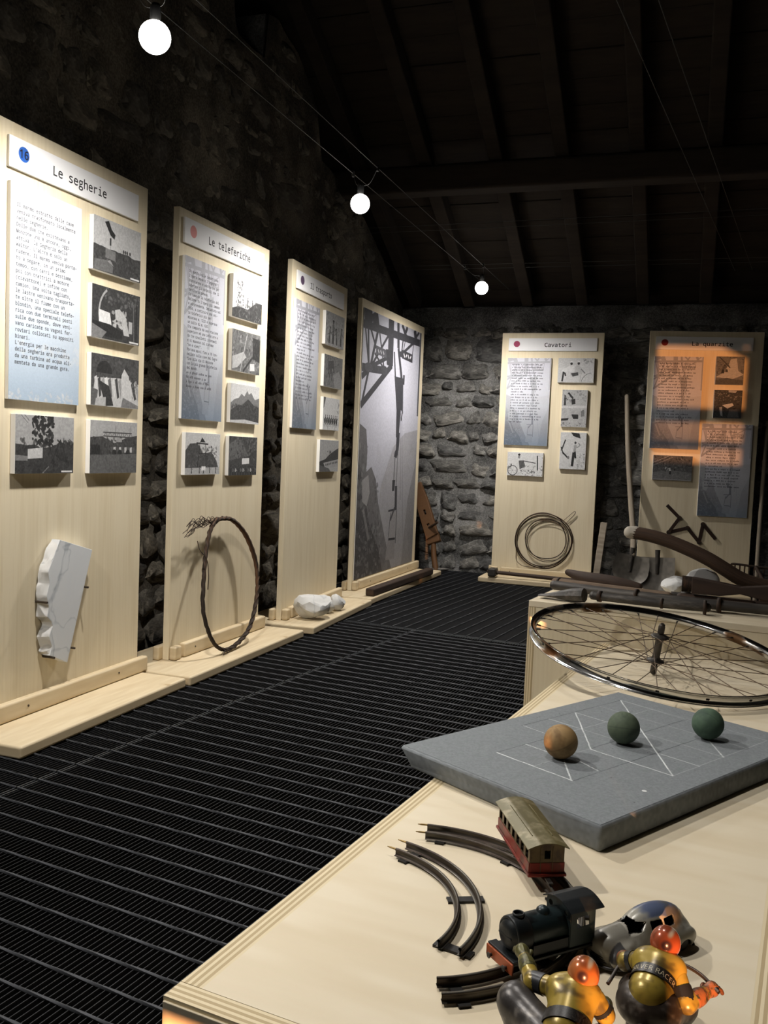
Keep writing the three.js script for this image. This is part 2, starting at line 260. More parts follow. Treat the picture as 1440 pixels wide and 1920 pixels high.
// roof: rises from the end wall to a ridge and falls again; boards on rafters with one heavy purlin
const ROOF = structure('ceiling', 'dark pitched timber roof of boards on rafters with a cross beam');
{
  const SL = 0.51, ang = Math.atan(SL), Lr = 5.6, zr = -2.4, yr = 2.2 + SL * 5.05;
  const boardG = rbox(6.3, 0.022, 0.196, 0.004, 1), r = rng(5);
  for (const side of [1, -1]) {
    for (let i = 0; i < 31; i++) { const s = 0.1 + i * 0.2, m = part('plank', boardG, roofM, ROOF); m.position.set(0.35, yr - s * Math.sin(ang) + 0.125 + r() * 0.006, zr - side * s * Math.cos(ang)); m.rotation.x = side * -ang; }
    const deck = part('roof_deck', box(6.6, 0.05, 6.4), pitM, ROOF); deck.position.set(0.35, yr - 3.1 * Math.sin(ang) + 0.19, zr - side * 3.1 * Math.cos(ang)); deck.rotation.x = side * -ang;
    const rg = rbox(0.095, 0.125, 5.62, 0.01, 1);
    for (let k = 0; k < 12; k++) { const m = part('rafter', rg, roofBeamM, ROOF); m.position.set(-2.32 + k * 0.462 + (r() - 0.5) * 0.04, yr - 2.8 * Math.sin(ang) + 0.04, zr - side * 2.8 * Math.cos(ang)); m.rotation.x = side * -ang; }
  }
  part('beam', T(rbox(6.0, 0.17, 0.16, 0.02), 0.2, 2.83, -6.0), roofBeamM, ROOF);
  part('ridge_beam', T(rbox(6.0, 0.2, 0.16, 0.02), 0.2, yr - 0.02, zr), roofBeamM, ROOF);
}

// ------------------------------------------------------------------ low-voltage cables and lamps
const cableM = std({ color: 0x5c5c5a, metalness: 0.3, roughness: 0.5 });
function cable(a, b, label, group, sag = 0.02) { const m = a.clone().add(b).multiplyScalar(0.5); m.y -= sag; single('steel_cable', tube([a, m, b], 0.0016, 40, 5), cableM, label, 'cable', group); }
cable(V(-1.54, 2.36, 2.64), V(-1.54, 2.35, -7.44), 'thin steel cable above the left panels, the one nearer the room, carrying the lamps', 'lamp cables over the left panels', 0);
cable(V(-1.69, 2.36, 2.64), V(-1.69, 2.35, -7.44), 'thin steel cable above the left panels, the one nearer the stone wall, carrying the lamps', 'lamp cables over the left panels', 0);
for (const [x, w] of [[-0.64, 'left'], [-0.525, 'right']]) cable(at(x, 2.38, -1.2), at(x, 2.38, 6.96), `thin ${w} cable of the pair slanting across the dark roof at upper right`, 'cables across the dark roof', 0.01);
for (const [z, y0, y1, w] of [[-6.0, 2.535, 2.57, 'upper of the nearer pair'], [-6.08, 2.52, 2.55, 'lower of the nearer pair'], [-6.9, 2.46, 2.44, 'upper of the pair by the end wall'], [-6.95, 2.44, 2.42, 'lower of the pair by the end wall']]) cable(V(-2.46, y0, z), V(3.2, y1, z), `faint cable crossing the room below the rafters, ${w}`, 'cross cables below the rafters', 0);
const glowM = new THREE.MeshStandardMaterial({ color: 0xffffff, emissive: 0xfffaf2, emissiveIntensity: 14, roughness: 0.4 });
const socketM = std({ color: 0x3a3a3a, metalness: 0.6, roughness: 0.4 });
function lamp(x, y, z, label) {
  const t = thing('cable_lamp', label, 'lamp', [x, y, z], 0, 'cable lamps over the left panels');
  part('globe', T(new THREE.SphereGeometry(0.047, 32, 20), 0, 0, 0), glowM, t);
  part('socket', T(lathe([[0, 0.03], [0.012, 0.03], [0.016, 0.02], [0.016, -0.022], [0.0, -0.022]], 20), 0, 0.066, 0), socketM, t);
  for (const dx of [-1.69 - x, -1.54 - x]) { const e = V(dx, 2.352 - y, dx < 0 ? -0.02 : 0.04); part('wire_leg', tube([V(0, 0.085, 0), V(dx * 0.4, (2.352 - y) * 0.6, 0), e], 0.0009, 14, 5), cableM, t); part('clip', T(rbox(0.012, 0.03, 0.016, 0.003), e.x, e.y, e.z), socketM, t); }
  const s = new THREE.SpotLight(LAMP_COLOR, LAMP_POWER, 0, 1.47, 0.6, 2); s.position.set(x, y - 0.055, z); s.target.position.set(x, y - 1, z); s.castShadow = true; s.shadow.radius = 2; s.shadow.mapSize.set(1024, 1024); scene.add(s, s.target);
}
lamp(-1.61, 2.2, -0.68, 'cable lamp nearest the viewer, hanging before the first panel');
lamp(-1.606, 2.2, -2.393, 'large bright cable lamp high at upper left, above the sawmill panel');
lamp(-1.64, 2.2, -4.22, 'bright cable lamp hanging on two wires between the second and third panel');
lamp(-1.553, 2.2, -6.48, 'smallest bright cable lamp, nearest to the end wall');
{ // spot over the toy table, above the frame, on the right pair of cables
  const p = at(-0.6, 2.28, 1.35), t = thing('cable_spot', 'small cable spotlight over the toy table', 'lamp', [p.x, p.y, p.z], 0);
  part('reflector', T(lathe([[0.008, 0.045], [0.012, 0.04], [0.025, 0.005], [0.027, 0], [0.024, 0], [0.02, 0.01], [0.009, 0.036], [0.008, 0.045]], 24), 0, 0, 0), socketM, t);
  part('lamp_face', T(new THREE.CylinderGeometry(0.0225, 0.0225, 0.003, 24), 0, 0.003, 0), glowM, t);
  part('wire_leg', tube([V(0, 0.045, 0), V(0.02, 0.07, 0), V(0.045, 0.095, 0)], 0.0016, 10, 5), cableM, t);
  const s = new THREE.SpotLight(LAMP_COLOR, TABLE_LAMP_POWER, 0, 0.72, 0.75, 2), g = at(-0.2, 0.45, 1.3); s.position.set(p.x, p.y - 0.01, p.z); s.target.position.copy(g); s.castShadow = true; s.shadow.radius = 2; scene.add(s, s.target);
}

// ------------------------------------------------------------------ prints: posters, photographs, lettering
const gray = (v, a = 1) => `rgba(${v | 0},${v | 0},${v | 0},${a})`;
function grain(g, w, h, seed, amt = 14) { const im = g.getImageData(0, 0, w, h), d = im.data; for (let i = 0; i < w * h; i++) { const x = i % w, y = (i / w) | 0, n = (hash2(x, y, seed) - 0.5) * amt + (vn(x / 6, y / 6, 512, 512, seed) - 0.5) * amt; for (let c = 0; c < 3; c++) d[i * 4 + c] = clamp(d[i * 4 + c] + n, 0, 255); } g.putImageData(im, 0, 0); }
function poly(g, pts, fill, w = 1, h = 1) { g.fillStyle = fill; g.beginPath(); pts.forEach(([x, y], i) => (i ? g.lineTo(x * w, y * h) : g.moveTo(x * w, y * h))); g.closePath(); g.fill(); }
function seg(g, x0, y0, x1, y1, lw, col, w = 1, h = 1) { g.strokeStyle = col; g.lineWidth = lw; g.beginPath(); g.moveTo(x0 * w, y0 * h); g.lineTo(x1 * w, y1 * h); g.stroke(); }
function oval(g, x, y, rx, ry, col, rot = 0) { g.fillStyle = col; g.beginPath(); g.ellipse(x, y, rx, ry, rot, 0, 7); g.fill(); }
function ridge(g, w, h, y0, amp, col, seed, f = 5) { const p = [[0, h]]; for (let i = 0; i <= 60; i++) p.push([w * i / 60, h * (y0 - amp * (fbm(i / 60 * f, 0.5, 64, 8, seed, 4) - 0.5) * 2)]); p.push([w, h]); poly(g, p, col); }
function mottle(g, x0, y0, x1, y1, n, lo, hi, s, seed, a = 0.6) { const r = rng(seed); for (let i = 0; i < n; i++) oval(g, lerp(x0, x1, r()), lerp(y0, y1, r()), s * (0.3 + r()), s * (0.2 + 0.6 * r()), gray(lerp(lo, hi, r()), a), r() * 3); }
function man(g, x, y, s, top, leg, bend = 0) { // standing workman, feet at (x, y), height s
  seg(g, x - s * 0.06, y, x - s * 0.03 + bend * s * 0.05, y - s * 0.48, s * 0.11, gray(leg)); seg(g, x + s * 0.07, y, x + s * 0.03 + bend * s * 0.05, y - s * 0.48, s * 0.11, gray(leg));
  seg(g, x + bend * s * 0.05, y - s * 0.44, x + bend * s * 0.3, y - s * 0.82, s * 0.21, gray(top)); seg(g, x + bend * s * 0.28, y - s * 0.78, x + (bend >= 0 ? 1 : -1) * s * 0.34 + bend * s * 0.2, y - s * 0.55, s * 0.07, gray(top));
  oval(g, x + bend * s * 0.36, y - s * 0.92, s * 0.075, s * 0.09, gray(70)); oval(g, x + bend * s * 0.36, y - s * 0.98, s * 0.1, s * 0.04, gray(35));
}
function drawPoster(g, w, h) { // a cable-hung marble block under a lattice pylon, misty cliffs behind
  const gr = g.createLinearGradient(0, 0, 0, h); gr.addColorStop(0, 'rgb(168,168,178)'); gr.addColorStop(0.35, 'rgb(182,182,194)'); gr.addColorStop(1, 'rgb(120,120,124)'); g.fillStyle = gr; g.fillRect(0, 0, w, h);
  const P = (pts, c) => poly(g, pts, c, w, h), S = (a, b, c, d, l, k = 'rgb(44,44,50)') => seg(g, a, b, c, d, l * w, k, w, h);
  P([[0.3, 1], [0.36, 0.66], [0.55, 0.5], [0.75, 0.44], [1, 0.42], [1, 1]], 'rgba(140,139,142,0.7)');
  P([[0.78, 1], [0.86, 0.72], [1, 0.55], [1, 1]], 'rgba(112,110,112,0.7)');
  P([[0, 0.42], [0.1, 0.44], [0.13, 0.52], [0.12, 0.6], [0.2, 0.58], [0.28, 0.63], [0.33, 0.72], [0.46, 0.86], [0.6, 1], [0, 1]], 'rgb(92,90,92)');
  P([[0, 0.55], [0.06, 0.62], [0.14, 0.72], [0.2, 0.8], [0.36, 0.9], [0.44, 1], [0, 1]], 'rgb(58,56,58)');
  mottle(g, 0, h * 0.5, w * 0.12, h * 0.75, 40, 60, 130, w * 0.03, 3, 0.5); mottle(g, 0, h * 0.8, w * 0.4, h, 160, 40, 135, w * 0.018, 4, 0.5); mottle(g, w * 0.08, h * 0.62, w * 0.34, h * 0.95, 120, 50, 120, w * 0.014, 6, 0.5); mottle(g, w * 0.3, h * 0.5, w, h, 90, 112, 150, w * 0.05, 7, 0.12);
  P([[0.07, 0.63], [0.16, 0.61], [0.19, 0.68], [0.15, 0.73], [0.08, 0.71]], 'rgb(132,130,130)'); S(0.1, 0.74, 0.2, 0.86, 0.03, 'rgba(130,128,126,0.6)');
  S(0, 0.058, 0.97, 0.045, 0.045); S(0.43, 0, 0.44, 0.18, 0.09); S(0.55, 0, 0.57, 0.1, 0.04); S(0.57, 0.1, 0.65, 0.22, 0.035); S(0.985, 0, 0.985, 0.36, 0.025, 'rgb(58,58,64)');
  S(0.0, 0.02, 0.12, 0.0, 0.12); S(0.16, 0, 0.2, 0.06, 0.09); S(0, 0.215, 0.36, 0.205, 0.045); S(0.47, 0.175, 0, 0.355, 0.04); S(0.03, 0.07, 0.1, 0.21, 0.02); S(0.07, 0.06, 0.1, 0.21, 0.025); S(0.1, 0.06, 0.2, 0.13, 0.02); S(0.22, 0.06, 0.12, 0.21, 0.03); S(0.4, 0.06, 0.14, 0.2, 0.02); S(0.24, 0.06, 0.34, 0.2, 0.018); S(0.4, 0.15, 0.1, 0.21, 0.025); S(0.18, 0.15, 0.34, 0.2, 0.015); S(0.1, 0.22, 0.02, 0.34, 0.025); S(0, 0.25, 0.12, 0.21, 0.035);
  S(0.63, 0.12, 0.86, 0.05, 0.02); S(0.85, 0.05, 0.83, 0.12, 0.012); S(0.65, 0.05, 0.63, 0.11, 0.02); S(0.69, 0.05, 0.66, 0.11, 0.01); S(0.72, 0, 0.66, 0.05, 0.03); S(0.62, 0, 0.72, 0.05, 0.03); S(0.86, 0.0, 0.9, 0.05, 0.05); S(0.95, 0, 0.84, 0.05, 0.02); oval(g, w * 0.63, h * 0.12, w * 0.05, h * 0.012, 'rgb(44,44,50)'); oval(g, w * 0.1, h * 0.21, w * 0.06, h * 0.018, 'rgb(60,60,66)'); oval(g, w * 0.35, h * 0.205, w * 0.05, h * 0.018, 'rgb(50,50,56)');
  P([[0.64, 0.1], [0.84, 0.105], [0.84, 0.14], [0.64, 0.135]], 'rgb(40,40,46)'); P([[0.2, 0.12], [0.4, 0.125], [0.4, 0.155], [0.2, 0.152]], 'rgb(66,66,72)'); P([[0.36, 0.12], [0.47, 0.12], [0.47, 0.18], [0.38, 0.18]], 'rgb(40,40,46)');
  for (const [x, k] of [[0.67, 1], [0.71, 0], [0.75, 1], [0.79, 0]]) S(x, k ? 0.113 : 0.125, x + 0.02, k ? 0.127 : 0.113, 0.012, 'rgb(200,200,205)'); for (const x of [0.23, 0.27, 0.31]) S(x, 0.133, x + 0.02, 0.145, 0.012, 'rgb(150,150,156)');
  S(0.5, 0.12, 0.54, 0.23, 0.02); S(0.69, 0.2, 0.69, 0.24, 0.03); P([[0.52, 0.215], [0.68, 0.215], [0.7, 0.36], [0.66, 0.345], [0.64, 0.46], [0.59, 0.46], [0.58, 0.35]], 'rgb(48,48,54)'); S(0.69, 0.35, 0.67, 0.39, 0.018); P([[0.6, 0.44], [0.66, 0.44], [0.65, 0.51], [0.62, 0.545], [0.57, 0.54], [0.58, 0.52], [0.6, 0.51]], 'rgb(46,46,52)');
  S(0.59, 0.54, 0.58, 0.68, 0.012, 'rgb(70,70,74)'); S(0.64, 0.5, 0.63, 0.66, 0.01, 'rgb(80,80,84)'); S(0.66, 0.36, 0.72, 0.72, 0.005, 'rgb(90,90,96)'); S(0.68, 0.36, 0.8, 0.9, 0.005, 'rgb(100,100,106)'); P([[0.56, 0.635], [0.61, 0.635], [0.6, 0.68], [0.56, 0.68]], 'rgb(44,44,48)'); P([[0.61, 0.66], [0.65, 0.66], [0.66, 0.76], [0.62, 0.76]], 'rgb(44,44,48)');
  P([[0.55, 0.76], [0.67, 0.765], [0.65, 0.875], [0.53, 0.875]], 'rgb(134,132,134)'); P([[0.53, 0.88], [0.65, 0.88], [0.65, 0.965], [0.49, 0.96], [0.5, 0.92]], 'rgb(126,124,126)'); S(0.53, 0.877, 0.65, 0.88, 0.014, 'rgb(40,40,44)'); S(0.51, 0.76, 0.64, 0.757, 0.012); S(0.66, 0.76, 0.66, 0.9, 0.01, 'rgb(60,60,64)'); S(0.55, 0.77, 0.53, 0.87, 0.008, 'rgb(60,60,64)'); S(0.62, 0.75, 0.55, 0.8, 0.02, 'rgb(60,60,64)');
}
const POSTER = canvas(768, 1152, (g, w, h) => { drawPoster(g, w, h); grain(g, w, h, 5, 12); });
const MONO = 'monospace';
function textSheet(lines, { blank = false, size = 25, lead = 33, x = 46, y = 84, tint = 'rgba(206,212,222,', fade = 0.78, sheet = 1 } = {}) {
  return canvas(512, 1024, (g, w, h) => {
    if (blank) { const gr = g.createLinearGradient(0, 0, 0, h); gr.addColorStop(0, 'rgb(214,217,222)'); gr.addColorStop(0.45, 'rgb(206,213,222)'); gr.addColorStop(1, 'rgb(166,184,202)'); g.fillStyle = gr; g.fillRect(0, 0, w, h); mottle(g, 0, h * 0.95, w, h, 60, 190, 215, 12, 8, 0.5); mottle(g, 0, h * 0.72, w, h * 0.8, 40, 205, 216, 20, 9, 0.25); }
    else { g.save(); drawPoster(g, w, h); g.restore(); const gr = g.createLinearGradient(0, 0, 0, h); gr.addColorStop(0, `rgba(214,214,222,${fade})`); gr.addColorStop(0.55, `rgba(204,208,216,${fade})`); gr.addColorStop(0.8, `rgba(176,184,196,${fade * 0.6})`); gr.addColorStop(1, `rgba(118,142,168,${fade * 0.7})`); g.fillStyle = gr; g.fillRect(0, 0, w, h); }
    g.fillStyle = 'rgb(34,34,38)'; g.strokeStyle = 'rgb(34,34,38)'; g.lineWidth = 0.9; g.font = `${size}px ${MONO}`; let yy = y;
    for (const l of lines) { if (typeof l === 'string') { g.fillText(l, x, yy); g.strokeText(l, x, yy); } else { let xx = x; g.fillStyle = 'rgba(52,52,58,0.66)'; for (const n of l) { for (let k = 0; k < n; k++) { const q = hash2(k + xx, yy | 0, 7); g.fillRect(xx + k * size * 0.6, yy - size * (q < 0.2 ? 0.68 : 0.48), size * 0.42, size * (q < 0.2 ? 0.68 : q > 0.9 ? 0.64 : 0.48)); } xx += (n + 1) * size * 0.6; } g.fillStyle = 'rgb(34,34,38)'; } yy += lead; }
    grain(g, w, h, 12, 6);
  });
}
const wordRows = (seed, n, max, stop = []) => { const r = rng(seed); return Array.from({ length: n }, (_, i) => { const row = []; let c = 0, lim = stop.includes(i) ? max * 0.45 : max * (0.84 + 0.16 * r()); while (c < lim - 2) { const k = Math.min(1 + ((r() * r() * 10) | 0), Math.round(lim - c)); row.push(k); c += k + 1; } return row; }); };
function signTex(title, dot, num, numCol, tx) { return canvas(1024, 150, (g, w, h) => { g.fillStyle = 'rgb(240,240,241)'; g.fillRect(0, 0, w, h); oval(g, 96, 68, 37, 37, dot); if (num) { g.fillStyle = numCol; g.strokeStyle = numCol; g.lineWidth = 3; g.font = `54px ${MONO}`; g.fillText(num, 96 - 16 * num.length, 87); g.strokeText(num, 96 - 16 * num.length, 87); } g.fillStyle = g.strokeStyle = 'rgb(30,30,32)'; g.lineWidth = 2; g.font = `66px ${MONO}`; g.fillText(title, tx, 102); g.strokeText(title, tx, 102); }); }

const PH = { // black and white photographs, drawn on w x h
  block: (g, w, h) => { g.fillStyle = gray(176); g.fillRect(0, 0, w, h); ridge(g, w, h, 0.55, 0.08, gray(58), 1, 3); mottle(g, 0, h * 0.6, w, h, 120, 35, 95, 9, 2); poly(g, [[0.22, 0.06], [0.3, 0.02], [0.36, 0.16], [0.44, 0.24], [0.42, 0.33], [0.34, 0.28]], gray(30), w, h); seg(g, 0.34, 0.33, 0.34, 0.47, 9, gray(40), w, h); seg(g, 0.34, 0.45, 0.34, 0.56, 1, gray(60), w, h); poly(g, [[0.24, 0.54], [0.45, 0.56], [0.45, 0.74], [0.24, 0.72]], gray(112), w, h); poly(g, [[0.02, 0.8], [0.3, 0.76], [0.4, 0.86], [0.4, 0.98], [0.02, 1]], gray(100), w, h); poly(g, [[0.28, 0.78], [0.34, 0.74], [0.42, 0.85]], gray(140), w, h); seg(g, 0.44, 0.35, 0.62, 0.56, 1, gray(130), w, h); for (const x of [0.62, 0.66, 0.7, 0.76]) { seg(g, x, 0.58, x, 0.5, 2, gray(50), w, h); oval(g, x * w, h * 0.5, 5, 7, gray(60)); } seg(g, 0.74, 0.68, 0.85, 1, 4, gray(40), w, h); seg(g, 0.8, 0.66, 0.74, 0.9, 3, gray(40), w, h); g.fillStyle = gray(225); g.fillRect(w * 0.78, h * 0.95, w * 0.2, h * 0.035); },
  saws: (g, w, h) => { g.fillStyle = gray(50); g.fillRect(0, 0, w, h); mottle(g, w * 0.25, 0, w, h * 0.32, 90, 50, 120, 9, 3); g.strokeStyle = gray(160); g.lineWidth = 9; g.beginPath(); g.arc(w * 0.5, h * 0.5, w * 0.36, 2.6, 4.1); g.stroke(); poly(g, [[0.14, 0.45], [0.36, 0.48], [0.4, 0.72], [0.14, 0.74]], gray(222), w, h); mottle(g, w * 0.42, h * 0.42, w * 0.72, h * 0.72, 40, 130, 215, 10, 4, 0.8); poly(g, [[0.46, 0.4], [0.56, 0.36], [0.7, 0.5], [0.78, 0.86], [0.66, 0.86], [0.6, 0.6], [0.48, 0.58]], gray(190), w, h); poly(g, [[0.02, 0.68], [0.36, 0.7], [0.64, 0.8], [0.62, 0.95], [0.28, 0.95], [0.02, 0.84]], gray(26), w, h); seg(g, 0.86, 0.2, 0.88, 0.95, 5, gray(95), w, h); seg(g, 0.93, 0.2, 0.93, 0.95, 9, gray(28), w, h); poly(g, [[0.76, 0.56], [0.84, 0.56], [0.84, 0.8], [0.76, 0.8]], gray(180), w, h); poly(g, [[0, 0.74], [0.3, 0.86], [0.2, 1], [0, 1]], gray(120), w, h); g.fillStyle = gray(225); g.fillRect(w * 0.78, h * 0.95, w * 0.2, h * 0.035); },
  yard: (g, w, h) => { g.fillStyle = gray(66); g.fillRect(0, 0, w, h); mottle(g, 0, 0, w, h * 0.4, 100, 40, 95, 9, 5); g.fillStyle = gray(34); g.beginPath(); g.arc(w * 0.26, h * 0.36, w * 0.16, PI, 0); g.fill(); poly(g, [[0.08, 0.46], [0.6, 0.42], [1, 0.5], [1, 1], [0, 1]], gray(190), w, h); for (let i = 0; i < 13; i++) poly(g, [[0.06 + i * 0.07, 0.46 + (i % 3) * 0.03], [0.11 + i * 0.07, 0.42], [0.13 + i * 0.075, 0.8], [0.09 + i * 0.075, 0.84]], gray([205, 60, 150, 225, 95][i % 5]), w, h); poly(g, [[0.14, 0.5], [0.36, 0.6], [0.46, 0.98], [0.3, 1]], gray(45), w, h); poly(g, [[0, 0.66], [0.14, 0.7], [0.1, 1], [0, 1]], gray(90), w, h); poly(g, [[0.1, 0.86], [0.3, 0.82], [0.3, 1], [0.08, 1]], gray(176), w, h); poly(g, [[0.62, 0.36], [0.68, 0.22], [0.78, 0.36], [0.84, 0.9], [0.62, 0.84]], gray(200), w, h); poly(g, [[0.66, 0.8], [1, 0.94], [1, 1], [0.62, 1]], gray(120), w, h); mottle(g, w * 0.86, h * 0.5, w, h * 0.8, 20, 60, 150, 6, 6); },
  tree: (g, w, h) => { g.fillStyle = gray(160); g.fillRect(0, 0, w, h); ridge(g, w, h, 0.5, 0.14, gray(52), 7, 4); mottle(g, 0, h * 0.4, w, h, 150, 22, 58, 11, 8); mottle(g, w * 0.26, 0, w * 0.62, h * 0.5, 120, 18, 50, 10, 9, 0.9); poly(g, [[0.2, 0.58], [0.45, 0.55], [0.45, 0.73], [0.2, 0.75]], gray(190), w, h); poly(g, [[0, 0.68], [0.2, 0.7], [0.2, 0.78], [0, 0.78]], gray(120), w, h); mottle(g, w * 0.24, h * 0.58, w * 0.42, h * 0.72, 10, 165, 215, 5, 1); for (const [a, b] of [[0.66, 0.78], [0.78, 0.88], [0.74, 0.62]]) seg(g, 0.76, 0.4, b, 0.78, 3, gray(30), w, h); seg(g, 0.08, 0, 0.2, 0.14, 1.5, gray(70), w, h); seg(g, 0.14, 0, 0.22, 0.1, 1.5, gray(70), w, h); seg(g, 0.45, 1, 0.56, 0.88, 4, gray(110), w, h); g.fillStyle = gray(225); g.fillRect(w * 0.78, h * 0.955, w * 0.2, h * 0.03); },
  crane: (g, w, h) => { g.fillStyle = gray(166); g.fillRect(0, 0, w, h); poly(g, [[0, 0.32], [0.24, 0.3], [0.5, 0.42], [0.8, 0.3], [1, 0.26], [1, 0.66], [0, 0.7]], gray(62), w, h); mottle(g, 0, h * 0.32, w, h * 0.62, 110, 38, 84, 9, 11); seg(g, 0.26, 0.22, 0.88, 0.22, 4, gray(60), w, h); seg(g, 0.26, 0.29, 0.88, 0.3, 4, gray(60), w, h); for (let i = 0; i < 14; i++) seg(g, 0.27 + i * 0.045, i % 2 ? 0.22 : 0.3, 0.31 + i * 0.045, i % 2 ? 0.3 : 0.22, 2, gray(70), w, h); for (const x of [0.52, 0.84]) seg(g, x, 0.08, x, 0.3, 1.5, gray(80), w, h); poly(g, [[0.54, 0.32], [0.66, 0.32], [0.66, 0.4], [0.54, 0.4]], gray(150), w, h); for (let i = 0; i < 9; i++) poly(g, [[0.42 + i * 0.06, 0.5], [0.47 + i * 0.06, 0.49], [0.47 + i * 0.06, 0.6], [0.42 + i * 0.06, 0.6]], gray(i % 2 ? 190 : 80), w, h); for (const x of [0.5, 0.62, 0.8]) oval(g, x * w, h * 0.6, 13, 11, gray(34)); poly(g, [[0, 0.66], [1, 0.62], [1, 1], [0, 1]], gray(90), w, h); mottle(g, 0, h * 0.68, w, h, 60, 76, 104, 16, 12, 0.4); poly(g, [[0.02, 0.46], [0.2, 0.46], [0.2, 0.64], [0.02, 0.64]], gray(30), w, h); },
  station: (g, w, h) => { g.fillStyle = gray(218); g.fillRect(0, 0, w, h); poly(g, [[0, 1], [0, 0.8], [0.2, 0.72], [0.5, 0.74], [0.8, 0.5], [1, 0.5], [1, 1]], gray(50), w, h); mottle(g, w * 0.1, h * 0.6, w, h, 110, 30, 130, 8, 13); mottle(g, w * 0.14, h * 0.12, w * 0.36, h * 0.76, 60, 40, 160, 7, 14, 0.8); mottle(g, w * 0.7, h * 0.3, w * 0.86, h * 0.55, 14, 120, 180, 6, 15); for (const [x, s] of [[0.5, 0.24], [0.66, 0.22], [0.78, 0.2]]) man(g, x * w, h * 0.7, s * h, 60, 40); },
  cliff: (g, w, h) => { g.fillStyle = gray(96); g.fillRect(0, 0, w, h); mottle(g, 0, 0, w, h, 220, 50, 150, 11, 16); poly(g, [[0.72, 0.1], [1, 0.12], [1, 0.7], [0.74, 0.62]], gray(40), w, h); mottle(g, w * 0.72, h * 0.1, w, h * 0.7, 50, 24, 70, 8, 17); poly(g, [[0.02, 0.66], [0.4, 0.5], [0.5, 0.62], [0.2, 0.9], [0.02, 0.96]], gray(165), w, h); seg(g, 0.5, 0.1, 0.3, 1, 8, gray(150), w, h); seg(g, 0.72, 0.6, 0.4, 0.98, 12, gray(45), w, h); poly(g, [[0.64, 0.76], [0.8, 0.74], [0.82, 0.92], [0.64, 0.94]], gray(196), w, h); },
  peaks: (g, w, h) => { const gr = g.createLinearGradient(0, 0, 0, h); gr.addColorStop(0, gray(190)); gr.addColorStop(1, gray(215)); g.fillStyle = gr; g.fillRect(0, 0, w, h); poly(g, [[0, 0.5], [0.12, 0.4], [0.26, 0.36], [0.36, 0.24], [0.46, 0.3], [0.56, 0.14], [0.62, 0.24], [0.7, 0.18], [0.84, 0.36], [1, 0.3], [1, 1], [0, 1]], gray(112), w, h); poly(g, [[0, 0.7], [0.2, 0.56], [0.4, 0.52], [0.6, 0.36], [0.8, 0.5], [1, 0.56], [1, 1], [0, 1]], gray(58), w, h); mottle(g, 0, h * 0.5, w, h * 0.92, 120, 36, 84, 9, 18); poly(g, [[0, 0.94], [0.5, 0.9], [1, 0.96], [1, 1], [0, 1]], gray(180), w, h); },
  tower: (g, w, h) => { g.fillStyle = gray(196); g.fillRect(0, 0, w, h); poly(g, [[0, 0.42], [0.12, 0.26], [0.34, 0.24], [0.5, 0.5], [0.74, 0.44], [0.9, 0.66], [0.98, 0.9], [0, 1]], gray(70), w, h); mottle(g, w * 0.04, h * 0.32, w * 0.92, h * 0.88, 150, 35, 110, 8, 19); seg(g, 0.4, 0.22, 0.34, 0.86, 4, gray(28), w, h); seg(g, 0.56, 0.24, 0.6, 0.86, 4, gray(28), w, h); seg(g, 0.3, 0.24, 0.64, 0.26, 6, gray(28), w, h); seg(g, 0.38, 0.5, 0.6, 0.48, 3, gray(28), w, h); poly(g, [[0.4, 0.22], [0.46, 0.1], [0.56, 0.22]], gray(32), w, h); poly(g, [[0, 0.84], [1, 0.82], [1, 1], [0, 1]], gray(170), w, h); for (const x of [0.18, 0.4, 0.52, 0.7, 0.88]) man(g, x * w, h * 0.97, h * 0.16, 90, 60); poly(g, [[0.46, 0.8], [0.58, 0.8], [0.58, 0.9], [0.46, 0.9]], gray(225), w, h); },
  crowd: (g, w, h) => { g.fillStyle = gray(60); g.fillRect(0, 0, w, h); poly(g, [[0, 0.2], [0.36, 0], [0.7, 0.5], [0, 0.62]], gray(92), w, h); mottle(g, 0, 0, w, h * 0.6, 140, 30, 110, 10, 20); mottle(g, w * 0.7, 0, w, h * 0.4, 30, 60, 150, 8, 21); poly(g, [[0.46, 0.56], [0.72, 0.55], [0.72, 0.7], [0.46, 0.72]], gray(214), w, h); mottle(g, 0, h * 0.74, w, h, 80, 30, 90, 8, 22); for (let i = 0; i < 11; i++) man(g, (0.06 + i * 0.09) * w, h * 1.02, h * 0.24, 40 + (i % 3) * 60, 34); },
  team: (g, w, h) => { g.fillStyle = gray(150); g.fillRect(0, 0, w, h); mottle(g, 0, 0, w, h, 150, 95, 190, 12, 23, 0.5); for (const [x, s, b] of [[0.2, 0.5, 0.4], [0.4, 0.72, 0], [0.6, 0.5, -0.3], [0.82, 0.56, 0.3]]) man(g, x * w, h * 0.94, s * h, 96, 62, b); seg(g, 0.1, 0.7, 0.5, 0.5, 3, gray(60), w, h); },
  quarry: (g, w, h) => { g.fillStyle = gray(108); g.fillRect(0, 0, w, h); mottle(g, 0, 0, w, h, 190, 66, 130, 12, 24); poly(g, [[0.2, 0.2], [0.5, 0.14], [0.56, 0.5], [0.2, 0.62]], gray(70), w, h); man(g, w * 0.42, h * 0.66, h * 0.32, 120, 70, 0.5); man(g, w * 0.3, h * 0.7, h * 0.3, 96, 60, -0.3); poly(g, [[0.5, 0.6], [0.8, 0.44], [1, 0.7], [1, 1], [0.6, 1]], gray(138), w, h); },
